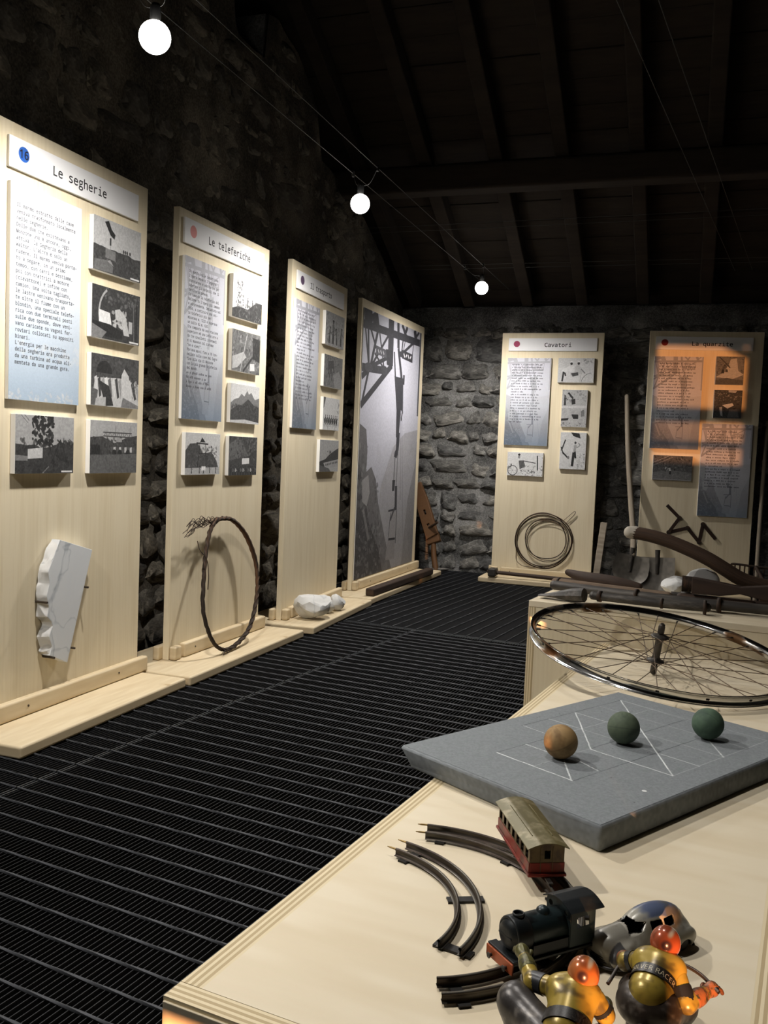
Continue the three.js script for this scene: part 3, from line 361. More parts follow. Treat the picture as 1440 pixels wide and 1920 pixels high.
  oxen: (g, w, h) => { g.fillStyle = gray(205); g.fillRect(0, 0, w, h); poly(g, [[0, 0], [0.14, 0], [0.04, 0.3], [0, 0.36]], gray(90), w, h); mottle(g, 0, h * 0.6, w, h, 70, 150, 215, 12, 25, 0.5); for (let i = 0; i < 7; i++) { const x = (0.12 + i * 0.12) * w; oval(g, x, h * 0.72, w * 0.055, h * 0.08, gray(48)); seg(g, x / w - 0.03, 0.76, x / w - 0.03, 0.9, 3, gray(48), w, h); seg(g, x / w + 0.03, 0.76, x / w + 0.03, 0.9, 3, gray(48), w, h); man(g, x + 8, h * 0.84, h * 0.3, 60, 40); } mottle(g, w * 0.85, h * 0.1, w, h * 0.5, 24, 90, 150, 7, 26); },
  railway: (g, w, h) => { g.fillStyle = gray(158); g.fillRect(0, 0, w, h); poly(g, [[0, 0.68], [0.3, 0.6], [0.5, 0.46], [0.8, 0.32], [1, 0.24], [1, 0.64], [0, 0.9]], gray(44), w, h); mottle(g, w * 0.4, h * 0.34, w, h * 0.62, 60, 28, 70, 8, 27); poly(g, [[0.2, 0.72], [1, 0.6], [1, 0.84], [0.3, 0.88]], gray(150), w, h); for (let i = 0; i < 8; i++) oval(g, w * (0.34 + i * 0.085), h * (0.78 - i * 0.012), 7, 7, gray(56)); poly(g, [[0, 0.78], [0.5, 0.9], [0.6, 1], [0, 1]], gray(78), w, h); },
  pair: (g, w, h) => { g.fillStyle = gray(196); g.fillRect(0, 0, w, h); mottle(g, w * 0.7, 0, w, h * 0.2, 20, 110, 170, 9, 28); mottle(g, 0, h * 0.3, w, h, 40, 175, 212, 16, 29, 0.4); seg(g, 0.13, 0.96, 0.16, 0.56, 14, gray(48), w, h); seg(g, 0.22, 0.74, 0.18, 0.52, 12, gray(48), w, h); poly(g, [[0.1, 0.5], [0.3, 0.32], [0.46, 0.3], [0.44, 0.6], [0.3, 0.54], [0.2, 0.6]], gray(210), w, h); oval(g, w * 0.37, h * 0.23, 10, 11, gray(40)); oval(g, w * 0.37, h * 0.16, 10, 5, gray(228)); poly(g, [[0.46, 0.34], [0.6, 0.28], [0.7, 0.56], [0.6, 0.66], [0.48, 0.62]], gray(180), w, h); oval(g, w * 0.57, h * 0.22, 10, 11, gray(52)); oval(g, w * 0.57, h * 0.15, 10, 5, gray(220)); seg(g, 0.64, 0.44, 0.76, 0.62, 8, gray(120), w, h); poly(g, [[0.36, 0.62], [0.56, 0.58], [0.58, 0.7], [0.42, 0.76]], gray(70), w, h); g.strokeStyle = gray(70); g.lineWidth = 3; g.beginPath(); g.arc(w * 0.96, h * 1.05, w * 0.3, 3.3, 4.6); g.stroke(); seg(g, 0.66, 0.6, 0.62, 0.98, 2, gray(110), w, h); },
  ledge: (g, w, h) => { g.fillStyle = gray(168); g.fillRect(0, 0, w, h); mottle(g, 0, 0, w, h * 0.3, 50, 110, 185, 12, 30, 0.6); mottle(g, 0, h * 0.4, w, h, 60, 140, 195, 16, 31, 0.4); man(g, w * 0.12, h * 0.42, h * 0.26, 60, 40); seg(g, 0.24, 0.08, 0.44, 0.24, 14, gray(44), w, h); poly(g, [[0.36, 0.26], [0.52, 0.24], [0.54, 0.38], [0.4, 0.4]], gray(38), w, h); poly(g, [[0, 0.44], [1, 0.42], [1, 0.48], [0, 0.5]], gray(190), w, h); poly(g, [[0.4, 0.66], [0.68, 0.66], [0.68, 0.78], [0.48, 0.78]], gray(36), w, h); poly(g, [[0, 0.78], [0.3, 0.76], [0.28, 0.82], [0, 0.84]], gray(44), w, h); poly(g, [[0.78, 0.56], [0.9, 0.52], [0.92, 0.7], [0.78, 0.72]], gray(110), w, h); mottle(g, 0, h * 0.88, w, h, 20, 60, 150, 8, 32); },
  worker: (g, w, h) => { g.fillStyle = gray(200); g.fillRect(0, 0, w, h); mottle(g, 0, 0, w, h, 50, 165, 215, 14, 33, 0.5); poly(g, [[0.4, 0], [0.72, 0.02], [0.78, 0.16], [0.5, 0.1]], gray(36), w, h); seg(g, 0.06, 0.5, 0.2, 0.2, 9, gray(36), w, h); seg(g, 0.04, 0.4, 0.14, 0.6, 8, gray(36), w, h); seg(g, 0.1, 0.54, 0.36, 0.72, 11, gray(40), w, h); oval(g, w * 0.34, h * 0.68, 9, 12, gray(120)); seg(g, 0.5, 0.92, 0.54, 0.54, 19, gray(34), w, h); seg(g, 0.62, 0.7, 0.58, 0.5, 14, gray(34), w, h); seg(g, 0.56, 0.52, 0.6, 0.34, 18, gray(150), w, h); seg(g, 0.64, 0.42, 0.78, 0.34, 6, gray(130), w, h); seg(g, 0.78, 0.34, 0.7, 0.28, 6, gray(120), w, h); oval(g, w * 0.59, h * 0.28, 8, 10, gray(56)); mottle(g, w * 0.7, h * 0.56, w, h, 26, 60, 180, 8, 34); },
  bike: (g, w, h) => { g.fillStyle = gray(206); g.fillRect(0, 0, w, h); g.lineWidth = 5; g.strokeStyle = gray(36); g.beginPath(); g.arc(w * 0.16, h * 0.78, h * 0.2, 0, 7); g.stroke(); g.beginPath(); g.arc(w * 0.84, h * 0.46, h * 0.34, 5.4, 7.3); g.stroke(); for (let i = 0; i < 6; i++) seg(g, 0.16, 0.78, 0.16 + 0.12 * Math.cos(i), 0.78 + 0.19 * Math.sin(i), 1, gray(60), w, h); poly(g, [[0.32, 0.36], [0.46, 0.34], [0.52, 0.6], [0.36, 0.72]], gray(84), w, h); oval(g, w * 0.33, h * 0.2, 9, 14, gray(130)); oval(g, w * 0.33, h * 0.1, 10, 9, gray(40)); seg(g, 0.44, 0.36, 0.8, 0.44, 6, gray(46), w, h); mottle(g, w * 0.4, h * 0.56, w, h, 60, 30, 190, 9, 35); mottle(g, 0, h * 0.5, w * 0.14, h * 0.7, 14, 30, 80, 7, 36); seg(g, 0.3, 0.94, 0.62, 0.68, 7, gray(190), w, h); seg(g, 0.84, 0.12, 0.86, 0.72, 9, gray(30), w, h); },
  slope: (g, w, h) => { g.fillStyle = gray(110); g.fillRect(0, 0, w, h); mottle(g, 0, 0, w, h, 200, 50, 150, 9, 37); poly(g, [[0.5, 0.1], [0.72, 0.06], [0.8, 0.5], [1, 0.64], [0.6, 0.8], [0, 0.74], [0.4, 0.5]], gray(176), w, h); man(g, w * 0.24, h * 0.6, h * 0.3, 80, 40, 0.4); man(g, w * 0.38, h * 0.56, h * 0.24, 180, 60, 0.5); poly(g, [[0, 0.84], [0.4, 0.76], [1, 0.84], [1, 1], [0, 1]], gray(84), w, h); seg(g, 0.1, 0.02, 0.5, 0.4, 9, gray(62), w, h); },
  blast: (g, w, h) => { g.fillStyle = gray(60); g.fillRect(0, 0, w, h); mottle(g, 0, 0, w, h * 0.4, 100, 70, 160, 8, 38); mottle(g, 0, h * 0.4, w, h, 100, 24, 90, 10, 39); poly(g, [[0.3, 0.54], [0.66, 0.46], [0.72, 0.54], [0.5, 0.66]], gray(196), w, h); poly(g, [[0.2, 0.62], [0.3, 0.6], [0.34, 0.94], [0.26, 0.9]], gray(176), w, h); poly(g, [[0.56, 0.7], [0.84, 0.66], [0.92, 0.96], [0.5, 0.98]], gray(96), w, h); poly(g, [[0.5, 0], [0.8, 0.02], [0.76, 0.1], [0.5, 0.08]], gray(170), w, h); },
  blockers: (g, w, h) => { g.fillStyle = gray(84); g.fillRect(0, 0, w, h); mottle(g, 0, 0, w, h * 0.6, 170, 34, 130, 9, 40); seg(g, 0, 0.3, 0.4, 0.02, 4, gray(150), w, h); seg(g, 0, 0.42, 0.5, 0.06, 4, gray(140), w, h); poly(g, [[0, 0.7], [0.4, 0.58], [1, 0.66], [1, 1], [0, 1]], gray(112), w, h); mottle(g, 0, h * 0.62, w, h, 60, 86, 140, 12, 41, 0.5); man(g, w * 0.32, h * 0.66, h * 0.24, 170, 70, 0.3); man(g, w * 0.45, h * 0.76, h * 0.32, 190, 44, -0.4); man(g, w * 0.56, h * 0.6, h * 0.2, 120, 50, 0.4); seg(g, 0.02, 0.96, 0.98, 0.97, 3, gray(170), w, h); },
};

// ------------------------------------------------------------------ display panels with what hangs on them
const NAIL = std({ color: 0x4a4138, metalness: 0.6, roughness: 0.5 });
function panel(i, label, el, er, back = 0.22, front = 0.235, poster = false) {
  const [x0, z0, x1, z1, h] = PANELS[i], w = Math.hypot(x1 - x0, z1 - z0), turn = Math.atan2(-(z1 - z0), x1 - x0);
  const t = thing('display_panel', label, 'display panel', [(x0 + x1) / 2, 0, (z0 + z1) / 2], turn), BT = 0.042;
  part('board', T(rbox(w, h - BT, 0.03, 0.002, 1), 0, (h + BT) / 2, -0.0155), plyM, t);
  part('base_plank', T(rbox(w + el + er, BT - 0.0015, front + back, 0.009, 3), (er - el) / 2, BT / 2, (front - back) / 2), pineM, t);
  part('front_cleat', T(rbox(i ? w - 0.055 : w + 0.03, 0.062, 0.032, 0.008, 3), i ? 0.055 : 0.015, BT + 0.0315, 0.0166), pineM, t);
  if (i) part('end_block', T(rbox(0.054, 0.06, 0.034, 0.009, 3), -w / 2 + 0.028, BT + 0.0305, 0.0176), pineM, t);
  part('back_cleat', T(rbox(w + 0.04, 0.062, 0.032, 0.008, 3), -0.01, BT + 0.0315, -0.0475), pineM, t);
  for (const s of [-0.3, 0.3]) part('screw', T(new THREE.CylinderGeometry(0.004, 0.004, 0.002, 10), s * w, BT + 0.034, 0.0335, PI / 2), NAIL, t);
  return { t, place: (g, x, y, z) => { g.position.copy(t.localToWorld(V(x, y, z))); g.rotation.y = turn; return g; } };
}
function mounted(P, name, label, category, group, [x, y, w, h], depth, map, tilt = 0, edge = paperWhite, z0 = 0) {
  P.t.updateMatrixWorld(); const o = thing(name, label, category, [0, 0, 0], 0, group); P.place(o, x, y, z0 + 0.0008); o.rotation.z = 0; if (tilt) o.rotateZ(tilt);
  part('mount', T(rbox(w, h, depth, 0.0012, 1), 0, 0, depth / 2), edge, o);
  part('print', T(new THREE.BoxGeometry(w - 0.001, h - 0.001, 0.0008), 0, 0, depth + 0.0004), std({ map, roughness: 0.82 }), o);
  return o;
}
const photo = (P, key, label, rect, tilt = 0) => { const tall = rect[3] > rect[2] * 1.02, sq = Math.abs(rect[3] - rect[2]) < 0.03; return mounted(P, 'photo_board', label, 'photograph', 'mounted black and white photographs', rect, 0.02, canvas(tall ? 200 : sq ? 200 : 288, tall ? 288 : sq ? 200 : 192, (g, w, h) => { PH[key](g, w, h); grain(g, w, h, key.length * 13, 22); }), tilt); };
const sign = (P, rect, map, label) => mounted(P, 'title_sign', label, 'sign', 'title signs of the panels', rect, 0.009, map, 0);
const sheet = (P, rect, map, label, tilt = 0) => mounted(P, 'text_sheet', label, 'text sheet', 'text sheets of the panels', rect, 0.014, map, tilt);
{
  const P = panel(0, 'nearest tall plywood display panel at left, about the sawmills, with a blue numbered dot', 0.1, 0.0);
  sign(P, [-0.003, 1.912, 0.71, 0.1], signTex('Le segherie', 'rgb(30,88,172)', '16', 'rgb(10,16,36)', 296), 'white title sign with blue dot 16 reading Le segherie');
  sheet(P, [-0.177, 1.468, 0.355, 0.7], textSheet(['Il marmo estratto dalle cave', 'veniva trasformato localmente', 'nelle segherie.', 'Delle due che esistevano a', 'Monzone una è ancora, oggi,', 'attiva: la Segheria della', "Walton. L'altra è solo un", 'rudere. Il marmo veniva porta-', 'to a segare, in un primo', 'tempo, con carri e bestiame,', 'poi con trattrici a motore', '(ciavattone) e infine con', 'camion. Una volta tagliato,', 'le lastre venivano trasporta-', 'te oltre il fiume con un', 'blondin, una speciale telefe-', 'rica con due terminali posti', 'sulle due sponde, dove veni-', 'vano caricate su vagoni fer-', 'roviari collocati su appositi', 'binari.', "L'energia per le macchine", 'della segheria era prodotta', 'da una turbina ad acqua ali-', 'mentata da una grande gora.'], { blank: true, size: 24.5, lead: 31, x: 38, y: 108 }), 'plain pale blue text sheet on the nearest panel, under the Le segherie sign');
  photo(P, 'block', 'photo of a marble block hanging from a dark pulley above low houses', [0.209, 1.719, 0.296, 0.196]);
  photo(P, 'saws', 'photo of bright marble blocks in a shed with a pale curved beam', [0.209, 1.472, 0.3, 0.194]);
  photo(P, 'yard', 'photo of upright marble slabs in rows before a dark archway', [0.212, 1.221, 0.3, 0.193]);
  photo(P, 'tree', 'photo of a dark bushy tree beside a small white block', [-0.178, 0.972, 0.296, 0.199]);
  photo(P, 'crane', 'photo of a long lattice gantry over an empty yard', [0.212, 0.97, 0.296, 0.2]);
}
{
  const P = panel(1, 'second plywood display panel from the left, about the cableways, with a pink dot', 0.2, 0.075);
  sign(P, [-0.025, 1.91, 0.74, 0.108], signTex('Le teleferiche', 'rgb(226,150,146)', '', '', 270), 'white title sign with pink dot reading Le teleferiche');
  sheet(P, [-0.221, 1.453, 0.345, 0.7], textSheet(['In questa valle industriosa', "l'opera umana e l'ingegno", 'inventarono e adottarono per', 'superare gli ostacoli che il', 'territorio poneva.', 'Certamente la teleferica del', "Balzone fu l'opera più immane", 'e sorprendente. Impiantata nel', '1924, a costituire una uni-', 'ca teleferica più per', 'misurava m. 1223 e superava', 'un salto di m. 620.', 'Era composta da una stazione', 'superiore ed una inferiore e', 'da tre cavalletti intermedi', 'e si muoveva col sistema', '"va e vieni".', 'Portava massi fino a 30 ton-', 'nellate sulle cave del Sagro', 'fino alla via di Monzone', 'con la più grande teleferica', 'del mondo.', ...wordRows(5, 4, 24)], { size: 23, lead: 29, x: 46, y: 96 }), 'text sheet with a faded cableway picture, under the Le teleferiche sign');
  photo(P, 'station', 'overexposed photo of small dark figures on a bright mountainside', [0.165, 1.705, 0.3, 0.2]);
  photo(P, 'cliff', 'photo of a steep rocky quarry face with a white block at lower right', [0.166, 1.451, 0.286, 0.197]);
  photo(P, 'peaks', 'photo of jagged mountain peaks over dark woods', [0.171, 1.199, 0.292, 0.188]);
  photo(P, 'tower', 'photo of a timber pylon standing on a wooded knoll', [-0.213, 0.951, 0.3, 0.188]);
  photo(P, 'crowd', 'photo of a crowd below a rock face with one white block', [0.166, 0.945, 0.286, 0.19]);
}
{
  const P = panel(2, 'third plywood display panel from the left, about transport, with a dark purple dot', 0.1, 0.03);
  sign(P, [-0.02, 1.913, 0.76, 0.098], signTex('Il trasporto', 'rgb(86,66,92)', '', '', 250), 'white title sign with dark purple dot reading Il trasporto');
  sheet(P, [-0.241, 1.455, 0.36, 0.7], textSheet(wordRows(21, 26, 27, [11, 20]), { size: 23, lead: 28, x: 46, y: 90, fade: 0.66 }), 'text sheet with a faded cableway picture, under the Il trasporto sign');
  photo(P, 'team', 'greyish photo of labourers working around a standing man', [0.188, 1.714, 0.325, 0.196]);
  photo(P, 'quarry', 'dim grey photo of two men bent over quarry rubble', [0.184, 1.463, 0.32, 0.19]);
  photo(P, 'oxen', 'photo of a dark row of oxen and men on pale ground', [0.175, 1.208, 0.28, 0.195]);
  photo(P, 'railway', 'photo of a hillside track with a line of carts', [0.165, 0.954, 0.325, 0.193]);
}
{
  const P = panel(3, 'wide plywood panel carrying the tall cableway poster, last on the left wall', 0.24, 0.0, 0.11);
  const o = mounted(P, 'poster', 'very tall grey poster of a lattice pylon and a hanging marble block', 'poster', undefined, [-0.035, 1.03, 1.3, 1.842], 0.004, POSTER);
  void o;
}
{
  const P = panel(4, 'plywood display panel on the end wall about the quarrymen, with a red dot', 0.05, 0.0, 0.13, 0.25);
  sign(P, [0.002, 1.883, 0.69, 0.099], signTex('Cavatori', 'rgb(158,66,96)', '', '', 420), 'white title sign with red dot reading Cavatori');
  sheet(P, [-0.17, 1.433, 0.346, 0.69], textSheet(wordRows(31, 22, 29, [10, 21]), { size: 22, lead: 32, x: 56, y: 84 }), 'text sheet with a faded cableway picture, under the Cavatori sign');
  photo(P, 'pair', 'photo of two men in pale caps bending over a rock', [0.197, 1.684, 0.277, 0.19]);
  photo(P, 'ledge', 'upright photo of men on pale quarry ledges', [0.2, 1.389, 0.195, 0.29]);
  photo(P, 'worker', 'upright photo of a bare-chested quarryman raising one arm', [0.207, 1.059, 0.2, 0.288]);
  photo(P, 'bike', 'high-contrast photo of a man riding a motorcycle loaded with gear', [-0.163, 0.939, 0.285, 0.188]);
}
{
  const P = panel(5, 'plywood display panel on the end wall about quartzite, at far right, partly behind the tools', 0.04, 0.0, 0.13, 0.19);
  sign(P, [-0.016, 1.894, 0.693, 0.098], signTex('La quarzite', 'rgb(150,40,36)', '', '', 380), 'white title sign with red dot reading La quarzite');
  sheet(P, [-0.188, 1.449, 0.353, 0.691], textSheet(wordRows(41, 21, 30, [16]), { size: 22, lead: 33, x: 56, y: 84, fade: 0.66 }), 'upper text sheet at left on the quartzite panel, under the La quarzite sign');
  sheet(P, [0.188, 0.956, 0.356, 0.692], textSheet(wordRows(51, 20, 29, [1, 12]), { size: 22, lead: 32, x: 56, y: 90, fade: 0.66 }), 'lower text sheet at right on the quartzite panel, under two square photos');
  photo(P, 'slope', 'square photo of workers on a bright rocky slope', [0.177, 1.697, 0.197, 0.208]);
  photo(P, 'blast', 'square photo of a dark quarry hollow with a pale slab', [0.177, 1.45, 0.198, 0.209]);
  photo(P, 'blockers', 'photo of three labourers at the foot of a wooded quarry', [-0.188, 0.959, 0.285, 0.188]);
  // folding rule fixed below the photograph
  const r = thing('folding_rule', 'brown folding rule opened in a zigzag on the quartzite panel', 'folding rule', [0, 0, 0]); P.t.updateMatrixWorld(); P.place(r, 0, 0, 0);
  const q = [[-0.201, 0.67], [-0.112, 0.585], [-0.184, 0.471], [-0.05, 0.512], [0.04, 0.408], [0.06, 0.546], [0.148, 0.447]], rm = std({ map: oldWoodTex, color: 0x6a4a30, roughness: 0.6 });
  for (let i = 0; i < 6; i++) { const a = q[i], b = q[i + 1], L = Math.hypot(b[0] - a[0], b[1] - a[1]); part('rule_segment', T(rbox(L + 0.02, 0.025, 0.006, 0.0025, 2), (a[0] + b[0]) / 2, (a[1] + b[1]) / 2, 0.004 + (i % 2) * 0.006, 0, 0, Math.atan2(b[1] - a[1], b[0] - a[0])), rm, r); if (i) part('hinge', T(new THREE.CylinderGeometry(0.0165, 0.0165, 0.016, 16), a[0], a[1], 0.0085, PI / 2), rustM, r); }
}

// ------------------------------------------------------------------ exhibits on the left panels
function sit(m, x, y, z) { m.geometry.computeBoundingBox(); m.position.set(x, y + 0.0004 - m.geometry.boundingBox.min.y, z); }
function roughStone(seed, rx, ry, rz, amp = 0.3, cuts = 7) { // broken lump: a ball trimmed by random planes, then roughened
  let g = new THREE.IcosahedronGeometry(1, 5); g.deleteAttribute('uv'); g.deleteAttribute('normal'); g = mergeVertices(g, 1e-4); const p = g.attributes.position, v = V(), r = rng(seed), pl = Array.from({ length: cuts }, () => [V(r() - 0.5, r() - 0.5, r() - 0.5).normalize(), 0.62 + 0.25 * r()]);
  for (let i = 0; i < p.count; i++) { v.fromBufferAttribute(p, i); for (const [n, d] of pl) { const e = v.dot(n) - d; if (e > 0) v.addScaledVector(n, -e * 0.92); } v.multiplyScalar(1 + amp * (n3(v.x * 2 + seed, v.y * 2, v.z * 2, seed) - 0.5) + 0.16 * (n3(v.x * 7, v.y * 9, v.z * 9 + seed, seed + 3) - 0.5)); p.setXYZ(i, v.x * rx, v.y * ry, v.z * rz); }
  g.computeVertexNormals(); return toCreasedNormals(uvBox(g), 0.5);
}
const marbleTex = tex(512, (u, v) => { const w = fbm(u * 4, v * 4, 4, 4, 141, 4), a = Math.abs(fbm(u * 5 + w * 2, v * 3 + w, 5, 3, 145, 5) - 0.5), b = Math.abs(fbm(u * 9 - w * 2, v * 7, 9, 7, 149, 4) - 0.5); const k = clamp(smooth(0.05, 0.0, a) * 0.5 + smooth(0.03, 0, b) * 0.35 + (w - 0.45) * 0.35); return mixc([222, 225, 228], [160, 167, 174], k); });
const marbleM = std({ map: marbleTex, roughness: 0.35 }), whiteRockM = std({ color: 0xdcdcda, roughness: 0.9 }), plasterM = std({ map: marbleTex, color: 0xf4f0ea, roughness: 0.9 });
{ // broken marble slab hung on the first panel
  const o = thing('marble_fragment', 'broken white marble slab with grey veins fixed to the nearest panel', 'marble slab', [-2.155, 0, -2.76], PI / 2);
  const out = [[-0.118, 0.637], [0.063, 0.585], [-0.067, 0.188], [-0.16, 0.232], [-0.15, 0.262], [-0.166, 0.3], [-0.147, 0.335], [-0.155, 0.352], [-0.176, 0.372], [-0.17, 0.41], [-0.182, 0.445], [-0.168, 0.49], [-0.176, 0.53], [-0.15, 0.575]];
  part('slab', T(extrude(out, 0.033, { bevel: 0.0012 }), 0, 0, 0.006), marbleM, o);
  // rough fracture running from the front edge out and back to the panel
  const edge = [...out.slice(3), out[0]], c = new THREE.CatmullRomCurve3(edge.map(([x, y]) => V(x, y, 0)), false, 'catmullrom', 0.2), N = 70, M = 7, pos = [], idx = [];
  for (let i = 0; i <= N; i++) { const p = c.getPoint(i / N), end = smooth(0, 0.05, i / N) * smooth(1, 0.93, i / N); for (let j = 0; j <= M; j++) { const t = j / M, n = n3(p.x * 60, p.y * 60, t * 3, 7) - 0.5, n2 = n3(p.x * 22 + 4, p.y * 22, 1, 9); pos.push(p.x + 0.001 - end * (0.003 + 0.024 * t * n2 * 1.3 + 0.009 * n), p.y + 0.01 * n * end, 0.04 - 0.034 * t); } }
  for (let i = 0; i < N; i++) for (let j = 0; j < M; j++) { const a = i * (M + 1) + j, b = a + M + 1; idx.push(a, b, a + 1, b, b + 1, a + 1); }
  let bg = new THREE.BufferGeometry(); bg.setAttribute('position', new THREE.Float32BufferAttribute(pos, 3)); bg.setIndex(idx); bg.computeVertexNormals(); part('broken_edge', toCreasedNormals(uvBox(bg), 0.5), std({ map: marbleTex, color: 0xf4f0ea, roughness: 0.9, side: THREE.DoubleSide }), o);
  for (const [x, y] of [[-0.192, 0.425], [-0.15, 0.222], [0.03, 0.45], [-0.04, 0.235]]) part('peg', T(new THREE.CylinderGeometry(0.004, 0.004, 0.05, 8), x, y, 0.0262, PI / 2), NAIL, o);
}
{ // hoop of old wire rope on the base of the second panel
  const o = thing('wire_rope_loop', 'large upright hoop of frayed rusty wire rope on the base of the second panel', 'wire rope');
  const xAt = (y) => -1.985 - 0.12 * y / 0.65, r = rng(17);
  const P = [[0.648, -3.75], [0.641, -3.86], [0.6, -3.94], [0.535, -4.005], [0.42, -4.055], [0.3, -4.04], [0.2, -3.985], [0.115, -3.9], [0.069, -3.78], [0.058, -3.65], [0.104, -3.56], [0.245, -3.505], [0.41, -3.55], [0.53, -3.605], [0.615, -3.67]].map(([y, z]) => V(xAt(y), y, z));
  const strand = (off, ph) => P.map((p, i) => p.clone().add(V(Math.cos(i * 2.1 + ph), Math.sin(i * 2.1 + ph), 0).multiplyScalar(off)));
  part('rope', taper([...P, P[0].clone().add(V(0.006, 0.004, 0.03))], (t) => 0.0085 + (t < 0.32 ? 0.0035 * Math.sin(t / 0.32 * PI) : 0) + 0.0008 * Math.sin(t * 260), 260, 10), rustM, o);
  for (let k = 0; k < 3; k++) part('rope_strand', tube(Array.from({ length: 90 }, (_, i) => { const c = new THREE.CatmullRomCurve3(P, true).getPoint(i / 90); const a = i * 0.9 + k * 2.09; return c.add(V(Math.cos(a) * 0.008, Math.sin(a) * 0.008, Math.sin(a) * 0.004)); }), 0.0036, 360, 6, true), rustM, o); void strand;
  for (let k = 0; k < 13; k++) { const y0 = 0.645 - r() * 0.012, e = V(-2.07 - 0.03 * r(), 0.585 + 0.055 * r(), -3.42 - 0.09 * r() * r()), a = V(xAt(0.65), y0, -3.73), pts = [a]; for (let i = 1; i < 6; i++) { const t = i / 6; pts.push(a.clone().lerp(e, t).add(V((r() - 0.5) * 0.02, 0.018 * Math.sin(t * 2.6) + 0.016 * Math.sin(t * 16 + k), (r() - 0.5) * 0.01))); } pts.push(e); part('frayed_wire', tube(pts, 0.0015, 40, 5), rustM, o); }
  for (let k = 0; k < 8; k++) { const a = V(xAt(0.05), 0.055, -3.66), e = a.clone().add(V(0.03 * r(), -0.006 + 0.012 * r(), 0.03 + 0.06 * r())); part('frayed_wire', tube([a, a.clone().lerp(e, 0.5).add(V(0.01 * (r() - 0.5), 0.012 * r(), 0)), e], 0.0013, 16, 5), rustM, o); }
  part('loose_wire', tube([V(-2.03, 0.35, -3.535), V(-2.02, 0.42, -3.52), V(-2.03, 0.49, -3.515), V(-2.05, 0.53, -3.49), V(-2.06, 0.57, -3.485)], 0.0022, 24, 6), rustM, o);
}
{ // three white marble lumps on the base of the third panel
  const G = 'white marble lumps on the third panel base';
  const a = single('marble_lump', roughStone(3, 0.112, 0.078, 0.095, 0.5, 16), plasterM, 'big lump of white marble at the front of the third panel base', 'rock', G); sit(a, -1.985, 0.0415, -4.655); a.rotation.y = 0.5;
  const b = single('marble_lump', roughStone(8, 0.075, 0.062, 0.06), plasterM, 'white marble lump behind the big one, against the third panel cleat', 'rock', G); sit(b, -2.025, 0.0415, -4.84);
  const c = single('marble_lump', roughStone(14, 0.05, 0.05, 0.062), plasterM, 'smallest white marble lump, right of the big one on the third panel base', 'rock', G); sit(c, -1.975, 0.0415, -4.965);
}
{ const m = single('timber_bar', T(uvBox(new RoundedBoxGeometry(1.28, 0.052, 0.062, 3, 0.012), 1), 0, 0, 0), darkHandleM, 'dark squared timber bar lying on the base of the poster panel', 'timber bar'); const a = V(-1.985, 0.0685, -5.55), b = V(-1.945, 0.0685, -6.83); m.position.copy(a.clone().add(b).multiplyScalar(0.5)); m.rotation.y = Math.atan2(-(b.z - a.z), b.x - a.x); }
{ const m = single('grey_plank', rbox(0.025, 1.4, 0.1, 0.004), std({ map: oldWoodTex, color: 0x9a9a9a, roughness: 0.9 }), 'grey weathered plank standing upright behind the left edge of the poster panel', 'plank'); m.position.set(-2.31, 0.7, -6.04); m.rotation.z = 0.0; }
{ // brown wooden tool leaning in the corner
  const o = thing('wooden_tool', 'orange-brown wooden tool leaning in the corner beyond the poster panel', 'wooden tool');
  const a = V(-2.23, 0.7, -7.38), b = V(-2.05, 0.27, -7.27), c = V(-2.0, 0.03, -7.2), u = b.clone().sub(a).normalize();
  const q = new THREE.Quaternion().setFromUnitVectors(V(0, -1, 0), u), put = (m, p) => { m.quaternion.copy(q); m.position.copy(p); return m; };
  put(part('beam', extrude([[-0.045, 0.25], [0.03, 0.27], [0.05, 0.1], [0.055, -0.2], [-0.045, -0.22], [-0.05, 0.0]], 0.04, { bevel: 0.004, holes: [[[-0.012, -0.02], [0.014, -0.02], [0.014, 0.03], [-0.012, 0.03]], [[-0.014, -0.12], [0.016, -0.12], [0.016, -0.095], [-0.014, -0.095]]] }), orangeWoodM, o), a.clone().lerp(b, 0.5));
  put(part('end_ring', rbox(0.115, 0.075, 0.06, 0.008), orangeWoodM, o), b.clone().addScaledVector(u, -0.01));
  part('peg', cylBetween(V(-2.15, 0.335, -7.3), V(-2.0, 0.43, -7.2), 0.014, 0.009), darkHandleM, o);
  part('handle', taper([b, b.clone().lerp(c, 0.5).add(V(-0.008, 0, 0)), c], (t) => 0.02 + 0.006 * t, 20, 10), orangeWoodM, o);
  part('iron_tip', taper([V(-2.1, 0.018, -7.14), V(-2.0, 0.03, -7.2), V(-1.89, 0.045, -7.22)], (t) => 0.006 + 0.016 * Math.sin(PI * clamp(t + 0.05)), 20, 8), ironM, o);
}
